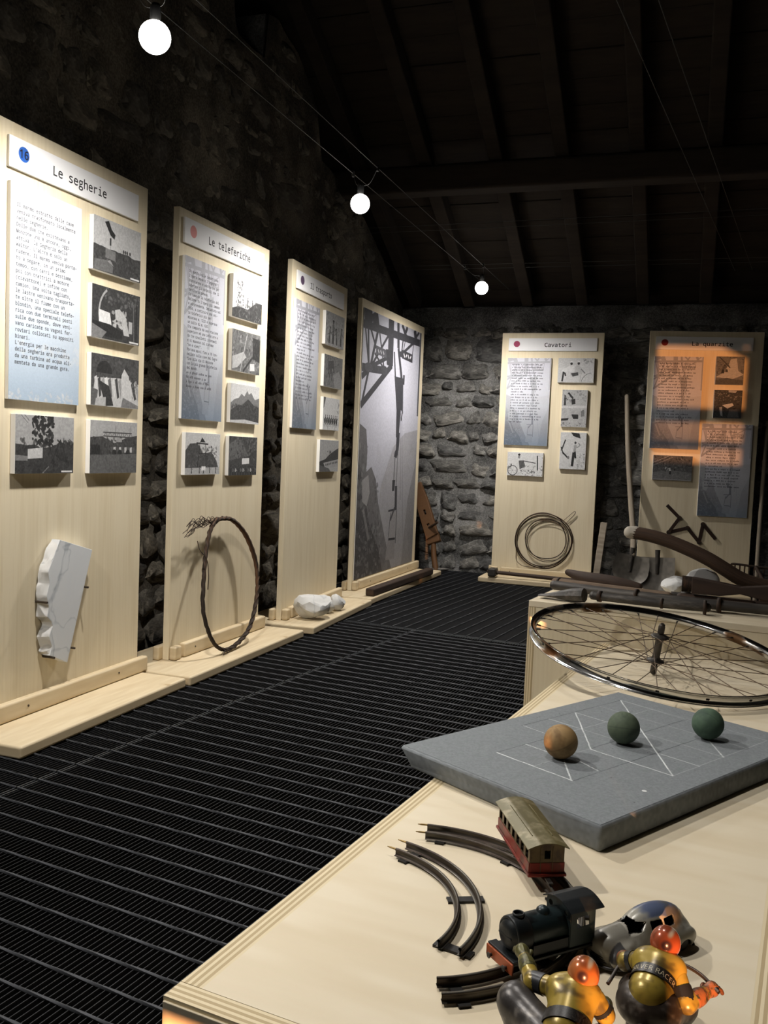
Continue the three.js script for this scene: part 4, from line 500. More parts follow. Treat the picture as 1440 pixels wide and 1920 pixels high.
// ------------------------------------------------------------------ on and around the end-wall panels
{ // coil of wire hung on the quarrymen panel
  const o = thing('wire_coil', 'coil of rusty wire hanging flat on the lower half of the quarrymen panel', 'wire coil', [-1.137, 0.014, -7.199]);
  const ring = (cx, cy, r, k, n = 1) => Array.from({ length: 40 * n }, (_, i) => { const a = i / 40 * PI * 2; return V(cx + r * Math.cos(a) + 0.004 * Math.sin(a * 3 + k), cy + r * 0.97 * Math.sin(a) + 0.004 * Math.cos(a * 2 + k), 0.012 + 0.006 * Math.sin(a + k) + 0.004 * (i / 40)); });
  [[0.015, 0.327, 0.226, 0.0045], [0.02, 0.325, 0.214, 0.003], [0.012, 0.333, 0.219, 0.0035]].forEach(([x, y, r, t], k) => part('outer_turn', tube(ring(x, y, r, k), t, 160, 6, true), rustM, o));
  [[0.03, 0.34, 0.163, 0.0035], [0.05, 0.332, 0.166, 0.0022], [0.04, 0.325, 0.168, 0.0022]].forEach(([x, y, r, t], k) => part('inner_turn', tube(ring(x, y, r, k + 4), t, 140, 6, true), rustM, o));
  part('wire_end', tube([V(0.16, 0.49, 0.015), V(0.215, 0.545, 0.018), V(0.25, 0.575, 0.016), V(0.252, 0.558, 0.014), V(0.215, 0.51, 0.012), V(0.18, 0.47, 0.01)], 0.002, 30, 6), rustM, o);
  part('wire_tail', tube([V(-0.2, 0.24, 0.012), V(-0.19, 0.15, 0.014), V(-0.14, 0.114, 0.014), V(-0.03, 0.109, 0.014), V(0.04, 0.113, 0.014)], 0.0022, 36, 6), rustM, o);
}
function sledge(name, label, head, tip, hl, hr, r = 0.014) { // hammer: head centre, handle end
  const o = thing(name, label, 'hammer'), d = tip.clone().sub(head).normalize(), side = V(d.z, 0, -d.x).normalize();
  const m = part('head', rbox(hr * 2, hr * 2, hl, 0.012, 3), ironM, o); m.position.copy(head); m.quaternion.setFromUnitVectors(V(0, 0, 1), side);
  part('handle', taper([head.clone().addScaledVector(d, -hr * 1.1), head.clone().lerp(tip, 0.5), tip], (t) => r * (0.9 + 0.2 * t), 20, 10), darkHandleM, o); return o;
}
sledge('sledgehammer', 'sledgehammer lying along the base of the quarrymen panel, black head at left', V(-1.475, 0.082, -6.99), V(-0.72, 0.066, -6.99), 0.1, 0.032, 0.016);
{ const m = single('pale_lath', rbox(0.05, 0.52, 0.02, 0.004), paleWoodM, 'narrow pale lath leaning against the right edge of the quarrymen panel', 'lath'); m.position.set(-0.672, 0.264, -7.06); m.rotation.set(-0.12, 0, -0.075); }
const shovelM = std({ map: tex(256, (u, v) => { const a = fbm(u * 5, v * 5, 5, 5, 127, 5), b = vn(u * 50, v * 50, 50, 50, 129); return mixc([112, 107, 99], [168, 161, 151], clamp((a - 0.38) * 2 + (b - 0.5) * 0.4)); }), metalness: 0.1, roughness: 0.5 });
function shovel(name, label, pts, base, rz, ry, hpts, sc = 1) {
  const o = thing(name, label, 'shovel'), b = new THREE.PlaneGeometry(0.26 * sc, 0.29 * sc, 14, 16), p = b.attributes.position;
  for (let i = 0; i < p.count; i++) { let x = p.getX(i) / (0.13 * sc), y = p.getY(i) / (0.145 * sc); const t = (1 - y) / 2, w = lerp(pts[0], pts[1], smooth(0, 0.25, t)) * (1 - pts[2] * smooth(0.45, 1, t)); p.setXYZ(i, x * w * 0.13 * sc, y * 0.145 * sc - pts[3] * (1 - x * x) * smooth(0.6, 1, t) * 0.03, 0.03 * x * x - 0.02 * (1 - t) * t * 4 * 0.5); }
  b.computeVertexNormals(); const c = b.clone(); { const q = c.attributes.position; for (let i = 0; i < q.count; i++) q.setZ(i, q.getZ(i) - 0.003); c.index.array.reverse(); c.computeVertexNormals(); }
  const m = part('blade', merge([uvBox(b), uvBox(c)]), shovelM, o); m.position.copy(base); m.rotation.set(-0.14, ry, rz); m.updateMatrix();
  const top = V(0, 0.13 * sc, 0.004).applyMatrix4(m.matrix), mid = V(0, 0.02 * sc, -0.004).applyMatrix4(m.matrix);
  part('socket', cylBetween(mid, top.clone().add(V(0, 0.07, -0.005)), 0.011, 0.019, 12), ironM, o);
  if (hpts) part('handle', taper([top.clone().add(V(0, 0.02, -0.004)), ...hpts], (t) => 0.021 - 0.003 * t, 40, 10), paleWoodM, o);
  return o;
}
shovel('shovel', 'pointed iron shovel with a long bent pale handle standing between the end-wall panels', [0.9, 1, 0.85, 1], V(-0.43, 0.165, -6.86), -0.12, 0.2, [V(-0.42, 0.42, -6.93), V(-0.47, 0.75, -7.08), V(-0.515, 1.1, -7.18), V(-0.555, 1.5, -7.33)]);
shovel('shovel', 'square iron shovel blade with a broken stub of socket, standing right of the long-handled shovel', [1, 1, 0.35, 0.4], V(-0.235, 0.16, -6.9), 0.04, -0.1, null, 0.98);
{ // scythe leaning on the wall at the right edge
  const o = thing('scythe', 'scythe with a straight pole leaning on the end wall at the right edge', 'scythe');
  part('pole', taper([V(0.455, 0.0, -7.17), V(0.462, 0.65, -7.28), V(0.475, 1.33, -7.4)], () => 0.015, 24, 10), paleWoodM, o);
  part('blade', (() => { const g = extrude([[0, 0], [0.02, -0.1], [0.0, -0.22], [-0.05, -0.34], [-0.075, -0.4], [-0.055, -0.28], [-0.035, -0.14], [-0.025, 0.0]], 0.004, { bevel: 0.001 }); g.translate(0.465, 1.3, -7.385); return g; })(), rustM, o);
}
{ // rake behind the tools
  const o = thing('rake', 'iron rake head with a row of short tines, behind the tools at the right edge', 'rake'), bar = (t) => V(lerp(0.27, 0.56, t), lerp(0.3, 0.282, t), -6.88);
  part('bar', tube([bar(0).add(V(0.01, -0.05, 0)), bar(0).add(V(-0.004, -0.006, 0)), bar(0.06), bar(0.5), bar(1)], 0.008, 40, 8), rustM, o);
  for (let i = 0; i < 9; i++) part('tine', tube([bar(0.08 + i * 0.11), bar(0.08 + i * 0.11).add(V(0, -0.06, 0.004)), bar(0.08 + i * 0.11).add(V(0.002, -0.095, 0.02))], 0.005, 10, 6), rustM, o);
  part('handle', cylBetween(bar(0.55), V(0.6, 0.0, -6.4), 0.012, 0.014), darkHandleM, o);
}

// ------------------------------------------------------------------ the two plywood plinths
const onPlinth = (name, label, cat, a, y, d, phi = 0, group) => { const p = at(a, y, d); return thing(name, label, cat, [p.x, p.y, p.z], TURN + phi, group); };
function plies(w, h, d, axis, n = 7) { // board w x h x d laminated across one axis
  const out = [], r = rng(n * 31 + Math.round(w * 1000)); const size = { x: w, y: h, z: d }, t = size[axis] / n;
  for (let i = 0; i < n; i++) { const s = { ...size, [axis]: t * 0.985 }, g = new THREE.BoxGeometry(s.x, s.y, s.z), o = V(); o[axis] = -size[axis] / 2 + t * (i + 0.5); g.translate(o.x, o.y, o.z); const k = r() * 8, c = i % 2 ? [184 + k, 164 + k, 126 + k] : [222 + k, 206 + k, 170 + k]; out.push(uvBox(paint(g, () => c))); }
  return merge(out);
}
const TOP = 0.45, TOP2 = 0.554;
{
  const o = onPlinth('toy_plinth', 'low plywood plinth in the foreground carrying the toys, with layered edges', 'plinth', -0.277, 0, 1.7077), W = 0.554, Lz = 2.0246, th = 0.026;
  part('top', T(box(W - th * 2, 0.018, Lz - 0.028 - 0.02), 0, TOP - 0.009, -0.004), tableM, o);
  part('side_panel', T(plies(th, TOP, Lz - 0.028, 'x'), -W / 2 + th / 2, TOP / 2, -0.014), edgeM, o);
  part('side_panel', T(plies(th, TOP, Lz - 0.028, 'x'), W / 2 - th / 2, TOP / 2, -0.014), edgeM, o);
  part('front_panel', T(plies(W, TOP, 0.027, 'z'), 0, TOP / 2, Lz / 2 - 0.0137), edgeM, o);
  part('front_face', T(rbox(W - 0.002, TOP - 0.004, 0.003, 0.001, 1), 0, TOP / 2 - 0.002, Lz / 2 + 0.001), plyM, o);
  part('back_panel', T(box(W - th * 2, TOP - 0.02, 0.018), 0, TOP / 2 - 0.012, -Lz / 2 + 0.012), plyM, o);
}
{
  const W = 1.45, D = 0.448, o = onPlinth('tool_plinth', 'higher plywood plinth at the right carrying hammers and iron tools', 'plinth', -0.79 + W / 2, 0, 2.724 + D / 2), th = 0.022;
  part('top', T(rbox(W, 0.02, D, 0.002, 1), 0, TOP2 - 0.01, 0), tableM, o);
  part('side_panel', T(plies(th, TOP2 - 0.0205, D, 'x', 6), -W / 2 + th / 2, (TOP2 - 0.02) / 2, 0), edgeM, o);
  part('side_panel', T(plies(th, TOP2 - 0.0205, D, 'x', 6), W / 2 - th / 2, (TOP2 - 0.02) / 2, 0), edgeM, o);
  part('front_panel', T(box(W - th * 2, TOP2 - 0.021, 0.018), 0, (TOP2 - 0.02) / 2, D / 2 - 0.01), plyM, o);
  part('back_panel', T(box(W - th * 2, TOP2 - 0.021, 0.018), 0, (TOP2 - 0.02) / 2, -D / 2 + 0.01), plyM, o);
}
// ------------------------------------------------------------------ stone game board and balls
{
  const LW = 0.419, LL = 0.649, TH = 0.0393, o = onPlinth('stone_game_board', 'thick grey stone slab scratched with a line game grid, in front of the wheel', 'stone slab', -0.3066, TOP + 0.0003, 1.633, 1.1634);
  const slateTex = tex(512, (u, v) => { const a = fbm(u * 4, v * 4, 4, 4, 161, 5), b = vn(u * 170, v * 170, 170, 170, 165); const k = 1 + (a - 0.5) * 0.35 + (b - 0.5) * 0.16; return [122 * k, 127 * k, 130 * k]; });
  part('slab', (() => { const g = new RoundedBoxGeometry(LL, TH - 0.001, LW, 3, 0.005), p = g.attributes.position; for (let i = 0; i < p.count; i++) { const x = p.getX(i), y = p.getY(i), z = p.getZ(i); if (y < 0) { const k = smooth(0.03, 0, Math.hypot(x + LL / 2, z + LW / 2)); p.setXYZ(i, x + 0.012 * k, y, z + 0.012 * k); } } g.computeVertexNormals(); return T(uvBox(toCreasedNormals(g, 0.6)), 0, (TH - 0.001) / 2, 0); })(), std({ map: slateTex, roughness: 0.85, bumpMap: stoneBump, bumpScale: 0.002 }), o);
  const face = canvas(1298, 838, (g, w, h) => {
    g.fillStyle = 'rgb(122,127,130)'; g.fillRect(0, 0, w, h); const r = rng(3), S = 2000 * 0.846;
    for (let i = 0; i < 700; i++) oval(g, r() * w, r() * h, 3 + 26 * r(), 2 + 12 * r(), `rgba(${r() < 0.5 ? '104,109,113' : '136,141,143'},0.10)`, r() * 3);
    grain(g, w, h, 9, 13);
    const ln = (a, b, c, d, k) => { const X = (e) => e * S, Y = (e) => h - e * S, n = 14; for (let i = 0; i < n; i++) { const t0 = i / n, t1 = (i + 1) / n, q = () => (r() - 0.5) * 2.4; g.strokeStyle = k > 0 ? `rgba(222,226,226,${k * (0.6 + 0.4 * r())})` : `rgba(62,66,70,${-k * (0.5 + 0.5 * r())})`; g.lineWidth = k > 0.75 ? 6 : 4; g.beginPath(); g.moveTo(X(lerp(b, d, t0)) + q(), Y(lerp(a, c, t0)) + q()); g.lineTo(X(lerp(b, d, t1)) + q(), Y(lerp(a, c, t1)) + q()); g.stroke(); } };
    // (e1 from the near edge, e2 along the slab): thin grooves first, chalked strokes on top
    for (const e of [0.058, 0.156, 0.254, 0.352, 0.445]) ln(e, 0.316, e, 0.704, e === 0.058 || e === 0.352 ? 0.3 : -0.75);
    for (const e of [0.156, 0.254, 0.352]) ln(e, 0.13, e, 0.316, e === 0.254 ? 0.25 : -0.6);
    for (const e of [0.415, 0.512, 0.61, 0.704]) ln(0.445, e, 0.058, e, 0.34);
    ln(0.352, 0.223, 0.156, 0.223, -0.5);
    ln(0.352, 0.13, 0.156, 0.13, 0.95); ln(0.352, 0.223, 0.285, 0.223, 0.8); ln(0.228, 0.235, 0.163, 0.218, 0.85); ln(0.445, 0.322, 0.37, 0.318, 0.7); ln(0.25, 0.314, 0.058, 0.318, 0.85); ln(0.36, 0.316, 0.3, 0.316, 0.4); ln(0.445, 0.415, 0.36, 0.415, 0.55);
    ln(0.44, 0.511, 0.25, 0.314, 0.95); ln(0.445, 0.704, 0.058, 0.318, 1); ln(0.24, 0.21, 0.158, 0.128, 0.9); ln(0.157, 0.415, 0.056, 0.415, 0.75); ln(0.14, 0.596, 0.056, 0.51, 0.8); ln(0.445, 0.512, 0.35, 0.512, 0.5); ln(0.445, 0.704, 0.25, 0.695, 0.45);
    oval(g, 0.2 * S + 0, h - 0.045 * S, 8, 8, 'rgb(214,216,214)'); for (let i = 0; i < 18; i++) oval(g, r() * w, r() * h, 2.5, 2.5, 'rgb(70,72,74)');
  });
  const pl = new THREE.PlaneGeometry(LL - 0.007, LW - 0.007); pl.rotateX(-PI / 2); part('game_face', T(pl, 0, TH - 0.0008, 0), std({ map: face, roughness: 0.85, bumpMap: face, bumpScale: 0.001 }), o);
}
function ball(a, d, base, dark, seed, label) {
  const t = tex(128, (u, v) => { const n = fbm(u * 8, v * 4, 8, 4, seed, 4), b = vn(u * 40, v * 20, 40, 20, seed + 3), ring = Math.abs(v - 0.5) < 0.012 ? 0.4 : 0; return mixc(base, dark, clamp((n - 0.4) * 1.8 + (b - 0.5) * 0.4 + ring)); });
  const m = single('wooden_ball', uvKeep(new THREE.SphereGeometry(0.0288, 40, 28)), std({ map: t, roughness: 0.75 }), label, 'ball', 'three old balls on the stone slab'); m.position.copy(at(a, TOP + 0.0393 + 0.0288, d)); m.rotation.set(0.4 + seed, seed, 0.9);
}
function uvKeep(g) { return g; }
ball(-0.367, 1.5025, [158, 128, 84], [116, 88, 52], 21, 'tan wooden ball, leftmost of the three on the stone slab');
ball(-0.289, 1.646, [84, 96, 76], [58, 70, 56], 33, 'worn olive green ball, middle of the three on the stone slab');
ball(-0.1565, 1.762, [76, 98, 78], [54, 74, 60], 45, 'brighter green ball, rightmost of the three on the stone slab');

// ------------------------------------------------------------------ bicycle wheel leaning on its axle
{
  const R = 0.329, o = thing('bicycle_wheel', 'chrome bicycle wheel without tyre lying tilted behind the stone slab', 'bicycle wheel'); o.position.copy(at(-0.346, 0.5205, 2.389));
  const n = at(0.132, 0.988, -0.083).normalize(); o.quaternion.setFromUnitVectors(V(0, 1, 0), n); o.rotateY(0.4);
  const chromeTex = tex(256, (u, v) => { const a = fbm(u * 24, v * 3, 24, 3, 171, 4), t = smooth(0.6, 0.74, a); return mixc([205, 205, 203], [96, 72, 50], t); }), chrR = tex(256, (u, v) => { const a = fbm(u * 24, v * 3, 24, 3, 171, 4); const k = 255 * lerp(0.16, 0.7, smooth(0.58, 0.74, a)); return [k, k, k]; }, { srgb: false });
  const chrome = std({ map: chromeTex, metalness: 1, roughness: 1, roughnessMap: chrR }), hubM = std({ map: ironTex, color: 0xffffff, metalness: 0.4, roughness: 0.45 }), spokeM = std({ color: 0x6a5a4a, metalness: 0.7, roughness: 0.45 });
  part('rim', lathe([[R - 0.016, -0.006], [R - 0.012, -0.0105], [R - 0.006, -0.0125], [R - 0.001, -0.0135], [R, -0.012], [R - 0.002, -0.0105], [R - 0.007, -0.0085], [R - 0.0095, 0], [R - 0.007, 0.0085], [R - 0.002, 0.0105], [R, 0.012], [R - 0.001, 0.0135], [R - 0.006, 0.0125], [R - 0.012, 0.0105], [R - 0.016, 0.006], [R - 0.0175, 0], [R - 0.016, -0.006]], 160), chrome, o);
  const hub = part('hub', lathe([[0, -0.04], [0.009, -0.04], [0.02, -0.036], [0.0225, -0.034], [0.0225, -0.0315], [0.013, -0.029], [0.0095, -0.02], [0.0095, 0.02], [0.013, 0.029], [0.0225, 0.0315], [0.0225, 0.034], [0.02, 0.036], [0.009, 0.04], [0, 0.04]], 32), hubM, o);
  part('axle', new THREE.CylinderGeometry(0.0045, 0.0045, 0.138, 12), hubM, hub);
  for (const s of [-1, 1]) part('axle_nut', T(lathe([[0.0045, -0.012], [0.0085, -0.012], [0.0085, 0.006], [0.0075, 0.008], [0.0075, 0.012], [0.0045, 0.0125]], 12), 0, s * 0.054, 0), hubM, hub);
  const spG = cylBetween(V(0, 0, 0), V(0, 1, 0), 0.0011, 0.0011, 6), nipG = cylBetween(V(0, 0, 0), V(0, 0.012, 0), 0.0022, 0.0026, 8);
  for (let k = 0; k < 36; k++) {
    const s = k % 2 ? 1 : -1, j = k >> 1, dir = j % 2 ? 1 : -1, ar = k / 36 * PI * 2, ah = ar + dir * 1.15, h = V(0.02 * Math.cos(ah), s * 0.0325, 0.02 * Math.sin(ah)), e = V((R - 0.0155) * Math.cos(ar), s * 0.002, (R - 0.0155) * Math.sin(ar)), L = e.clone().sub(h).length();
    const m = part('spoke', spG, spokeM, o); m.position.copy(h); m.quaternion.setFromUnitVectors(V(0, 1, 0), e.clone().sub(h).normalize()); m.scale.set(1, L, 1);
    const q = part('nipple', nipG, hubM, m); q.position.set(0, 1 - 0.012 / L, 0); q.scale.set(1, 1 / L, 1);
  }
  for (let k = 0; k < 18; k++) { const g = T(new THREE.CylinderGeometry(0.0042, 0.0042, 0.0012, 12), R - 0.0094, 0, 0, 0, 0, PI / 2); g.rotateY((k + 0.5) / 18 * PI * 2); part('rim_hole', g, blackM, o); }
}

// ------------------------------------------------------------------ tools piled on the higher plinth
const P2 = (a, y, d) => at(a, y, d);
function rod(name, label, cat, pts, r, mat, rings = [], group) {
  const o = thing(name, label, cat, [0, 0, 0], 0, group), q = pts.map((p) => P2(...p)); part('shaft', taper(q, () => r, 40, 12), mat, o);
  const c = new THREE.CatmullRomCurve3(q); for (const [t, rr, l] of rings) { const p = c.getPointAt(t), d = c.getTangentAt(t), m = part('collar', T(lathe([[r * 0.8, -l], [rr, -l], [rr * 1.03, 0], [rr, l], [r * 0.8, l]], 24), 0, 0, 0), rustM, o); m.position.copy(p); m.quaternion.setFromUnitVectors(V(0, 1, 0), d); } return o;
}
{ // iron splitting wedge
  const o = thing('splitting_wedge', 'heavy iron wedge with a pointed left end at the front corner of the higher plinth', 'iron wedge'), g = new THREE.CylinderGeometry(1, 1, 0.15, 8, 12), p = g.attributes.position;
  for (let i = 0; i < p.count; i++) { const t = (p.getY(i) + 0.075) / 0.15, w = lerp(0.024, 0.02, t), h = lerp(0.022, 0.004, smooth(0.12, 1, t)); p.setX(i, p.getX(i) * w); p.setZ(i, p.getZ(i) * h); }
  const m = part('body', toCreasedNormals(g.toNonIndexed(), 0.5), ironM, o); const a = P2(-0.772, TOP2 + 0.009, 2.8), b = P2(-0.632, TOP2 + 0.0265, 2.772); m.position.copy(a.clone().add(b).multiplyScalar(0.5)); m.quaternion.setFromRotationMatrix(new THREE.Matrix4().makeBasis(...(() => { const y = a.clone().sub(b).normalize(), x = V(0, 1, 0).cross(y).normalize(), z = x.clone().cross(y); return [x, y, z]; })()));
}
rod('drill_rod', 'nearest iron rod on the higher plinth, with a thick right end and collar', 'iron rod', [[-0.61, TOP2 + 0.0225, 2.812], [-0.4, TOP2 + 0.0225, 2.802], [-0.275, TOP2 + 0.0225, 2.815]], 0.0135, ironM, [[0.06, 0.017, 0.006], [0.62, 0.0155, 0.004], [0.985, 0.021, 0.005]]);
rod('drill_rod', 'long middle iron rod with two collars running off to the right on the higher plinth', 'iron rod', [[-0.77, TOP2 + 0.0235, 2.945], [-0.5, TOP2 + 0.0235, 2.9], [-0.2, TOP2 + 0.0235, 2.885], [0.3, TOP2 + 0.0235, 2.93]], 0.0155, ironM, [[0.26, 0.021, 0.005], [0.49, 0.022, 0.006]]);
rod('wooden_pole', 'wooden pole lying at the back of the higher plinth, behind the iron rods', 'pole', [[-0.79, TOP2 + 0.0195, 3.04], [-0.55, TOP2 + 0.0195, 2.995], [-0.41, TOP2 + 0.0195, 2.975]], 0.0165, oldWoodM, [[0.03, 0.018, 0.004]]);
{ const m = single('pick_blade', taper([P2(-0.775, 0.6, 3.14), P2(-0.7, 0.588, 3.11), P2(-0.6, 0.584, 3.09), P2(-0.52, 0.582, 3.08)], (t) => 0.006 + 0.02 * Math.sin(PI * clamp(0.08 + t * 0.8)), 40, 12), darkHandleM, 'dark boat-shaped pick blade pointing left at the back of the higher plinth', 'pick blade'); m.scale.set(1, 1, 1); }
{ const G = 'pale rocks among the tools', a = single('pale_rock', roughStone(23, 0.045, 0.034, 0.04, 0.4), whiteRockM, 'pale rock left of the mattock head on the higher plinth', 'rock', G); a.position.copy(P2(-0.41, 0.589, 3.12)); const b = single('pale_rock', roughStone(29, 0.055, 0.052, 0.04), whiteRockM, 'pale rock half hidden behind the mattock head', 'rock', G); b.position.copy(P2(-0.325, 0.607, 3.13)); }
{ // mattock head lying on other tools
  const o = thing('mattock_head', 'mattock head with rusty round poll and flared blade lying on top of the tools', 'mattock head');
  part('poll', cylBetween(P2(-0.372, 0.617, 3.0), P2(-0.325, 0.617, 3.005), 0.026, 0.024, 20), rustM, o);
  const g = extrude([[-0.02, -0.02], [0.06, -0.02], [0.12, -0.008], [0.2, -0.022], [0.205, 0.02], [0.12, 0.008], [0.06, 0.016], [-0.02, 0.024]], 0.03, { bevel: 0.003 }); const m = part('blade', g, darkHandleM, o); m.position.copy(P2(-0.315, 0.617, 2.99)); m.rotation.y = TURN;
}
rod('tapered_pole', 'dark wooden stick lying under the mattock head', 'stick', [[-0.37, 0.573, 2.985], [-0.27, 0.572, 2.975], [-0.16, 0.571, 2.98]], 0.016, darkHandleM);
{ const o = rod('bolted_bar', 'dark iron bar with a bolted knob at its left end, near the mattock head', 'iron bar', [[-0.36, TOP2 + 0.0145, 3.05], [-0.2, TOP2 + 0.0145, 3.03], [0.25, TOP2 + 0.0145, 3.06]], 0.0135, darkHandleM); part('knob', T(uvBox(new THREE.SphereGeometry(0.019, 16, 12)), ...P2(-0.365, TOP2 + 0.0205, 3.05).toArray()), ironM, o); part('bolt', cylBetween(P2(-0.41, TOP2 + 0.02, 3.05), P2(-0.36, TOP2 + 0.02, 3.05), 0.008, 0.008, 10), ironM, o); part('bolt', cylBetween(P2(-0.367, TOP2 + 0.002, 3.05), P2(-0.367, TOP2 + 0.046, 3.05), 0.007, 0.007, 10), ironM, o); }
{ const m = single('wooden_block', rbox(0.15, 0.028, 0.07, 0.006), std({ map: oldWoodTex, color: 0xb08a78, roughness: 0.8 }), 'reddish brown wooden block behind the iron bars at the right edge', 'wooden block'); m.position.copy(P2(-0.07, TOP2 + 0.0148, 3.13)); m.rotation.y = TURN - 0.15; }
{ // curved wooden runner rising to the left above the pile
  const o = thing('curved_runner', 'thick curved wooden runner with a pale left end rising above the tools', 'wooden runner'), q = [[-0.54, 0.764, 3.05], [-0.495, 0.759, 3.05], [-0.434, 0.746, 3.05], [-0.367, 0.724, 3.05], [-0.3, 0.696, 3.05], [-0.25, 0.668, 3.055], [-0.19, 0.636, 3.07], [-0.04, 0.61, 3.11], [0.12, 0.606, 3.12]].map((p) => P2(...p));
  part('shaft', taper(q, (t) => 0.021 + 0.004 * t, 60, 14), std({ map: oldWoodTex, color: 0xa08e80, roughness: 0.8 }), o);
  part('pale_end', taper([q[0].clone().add(V(-0.012, 0, 0)), q[0].clone().add(V(0.006, 0.0005, 0))], () => 0.0213, 6, 14), std({ color: 0xb8b0a2, roughness: 0.8 }), o);
}

// ------------------------------------------------------------------ tinplate railway
const tinTex = tex(256, (u, v) => { const a = fbm(u * 10, v * 10, 10, 10, 181, 4), b = vn(u * 50, v * 50, 50, 50, 185); return mixc([92, 88, 80], [50, 38, 30], clamp((a - 0.36) * 2.4 + (b - 0.5) * 0.6)); });
const railM = std({ map: tinTex, metalness: 0.65, roughness: 0.45 }), sleeperM = std({ color: 0x2c2a28, metalness: 0.5, roughness: 0.5 });
function track(label, ca, cd, r0, r1, t0, t1, sleepers, pins) {
  const o = onPlinth('curved_toy_track', label, 'toy track', ca, TOP, cd, 0, 'curved tinplate toy tracks'), D = PI / 180;
  for (const r of [r0, r1]) part('rail', uvBox(new THREE.LatheGeometry([[r - 0.0042, 0.003], [r - 0.0042, 0.0036], [r - 0.0007, 0.0042], [r - 0.0007, 0.0092], [r - 0.0021, 0.0102], [r - 0.0019, 0.0122], [r, 0.0132], [r + 0.0019, 0.0122], [r + 0.0021, 0.0102], [r + 0.0007, 0.0092], [r + 0.0007, 0.0042], [r + 0.0042, 0.0036], [r + 0.0042, 0.003], [r - 0.0042, 0.003]].map(([x, y]) => new THREE.Vector2(x, y)), Math.round(Math.abs(t1 - t0) * 0.9), PI / 2 + t0 * D, (t1 - t0) * D)), railM, o);
  for (const s of sleepers) part('sleeper', (() => { const w = r1 - r0 + 0.019, g = merge([T(box(w, 0.0012, 0.0125), 0, 0.0024, 0), T(box(w, 0.0026, 0.001), 0, 0.0013, 0.006), T(box(w, 0.0026, 0.001), 0, 0.0013, -0.006)]); g.translate((r0 + r1) / 2, 0, 0); g.rotateY(s * D); return g; })(), sleeperM, o);
  for (const [t, sg] of pins) for (const r of [r0, r1]) { const a = t * D, p = V(r * Math.cos(a), 0.0113, -r * Math.sin(a)), d = V(-Math.sin(a), 0, -Math.cos(a)).multiplyScalar(sg); part('pin', taper([p.clone().addScaledVector(d, -0.006), p.clone().addScaledVector(d, 0.008), p.clone().addScaledVector(d, 0.0135)], (q) => 0.0014 - 0.0008 * smooth(0.7, 1, q), 8, 8), std({ color: 0x8a7448, metalness: 0.7, roughness: 0.4 }), o); }
  return o;
}
track('upper curved tinplate track section, running from two pins to under the red coach', -0.418, 0.992, 0.18, 0.2068, 26, 107, [100, 66, 30], [[107, 1]]);
track('lower curved tinplate track section under the locomotive, ending in two rails toward the motorcyclists', -0.418, 0.992, 0.18, 0.2068, -57, 25.6, [-51, -15, 20], []);
track('separate curved tinplate track section inside the loop, standing free of the train', -0.507, 0.932, 0.1635, 0.1905, -8.5, 82, [76, 33, -5], [[82, 1]]);

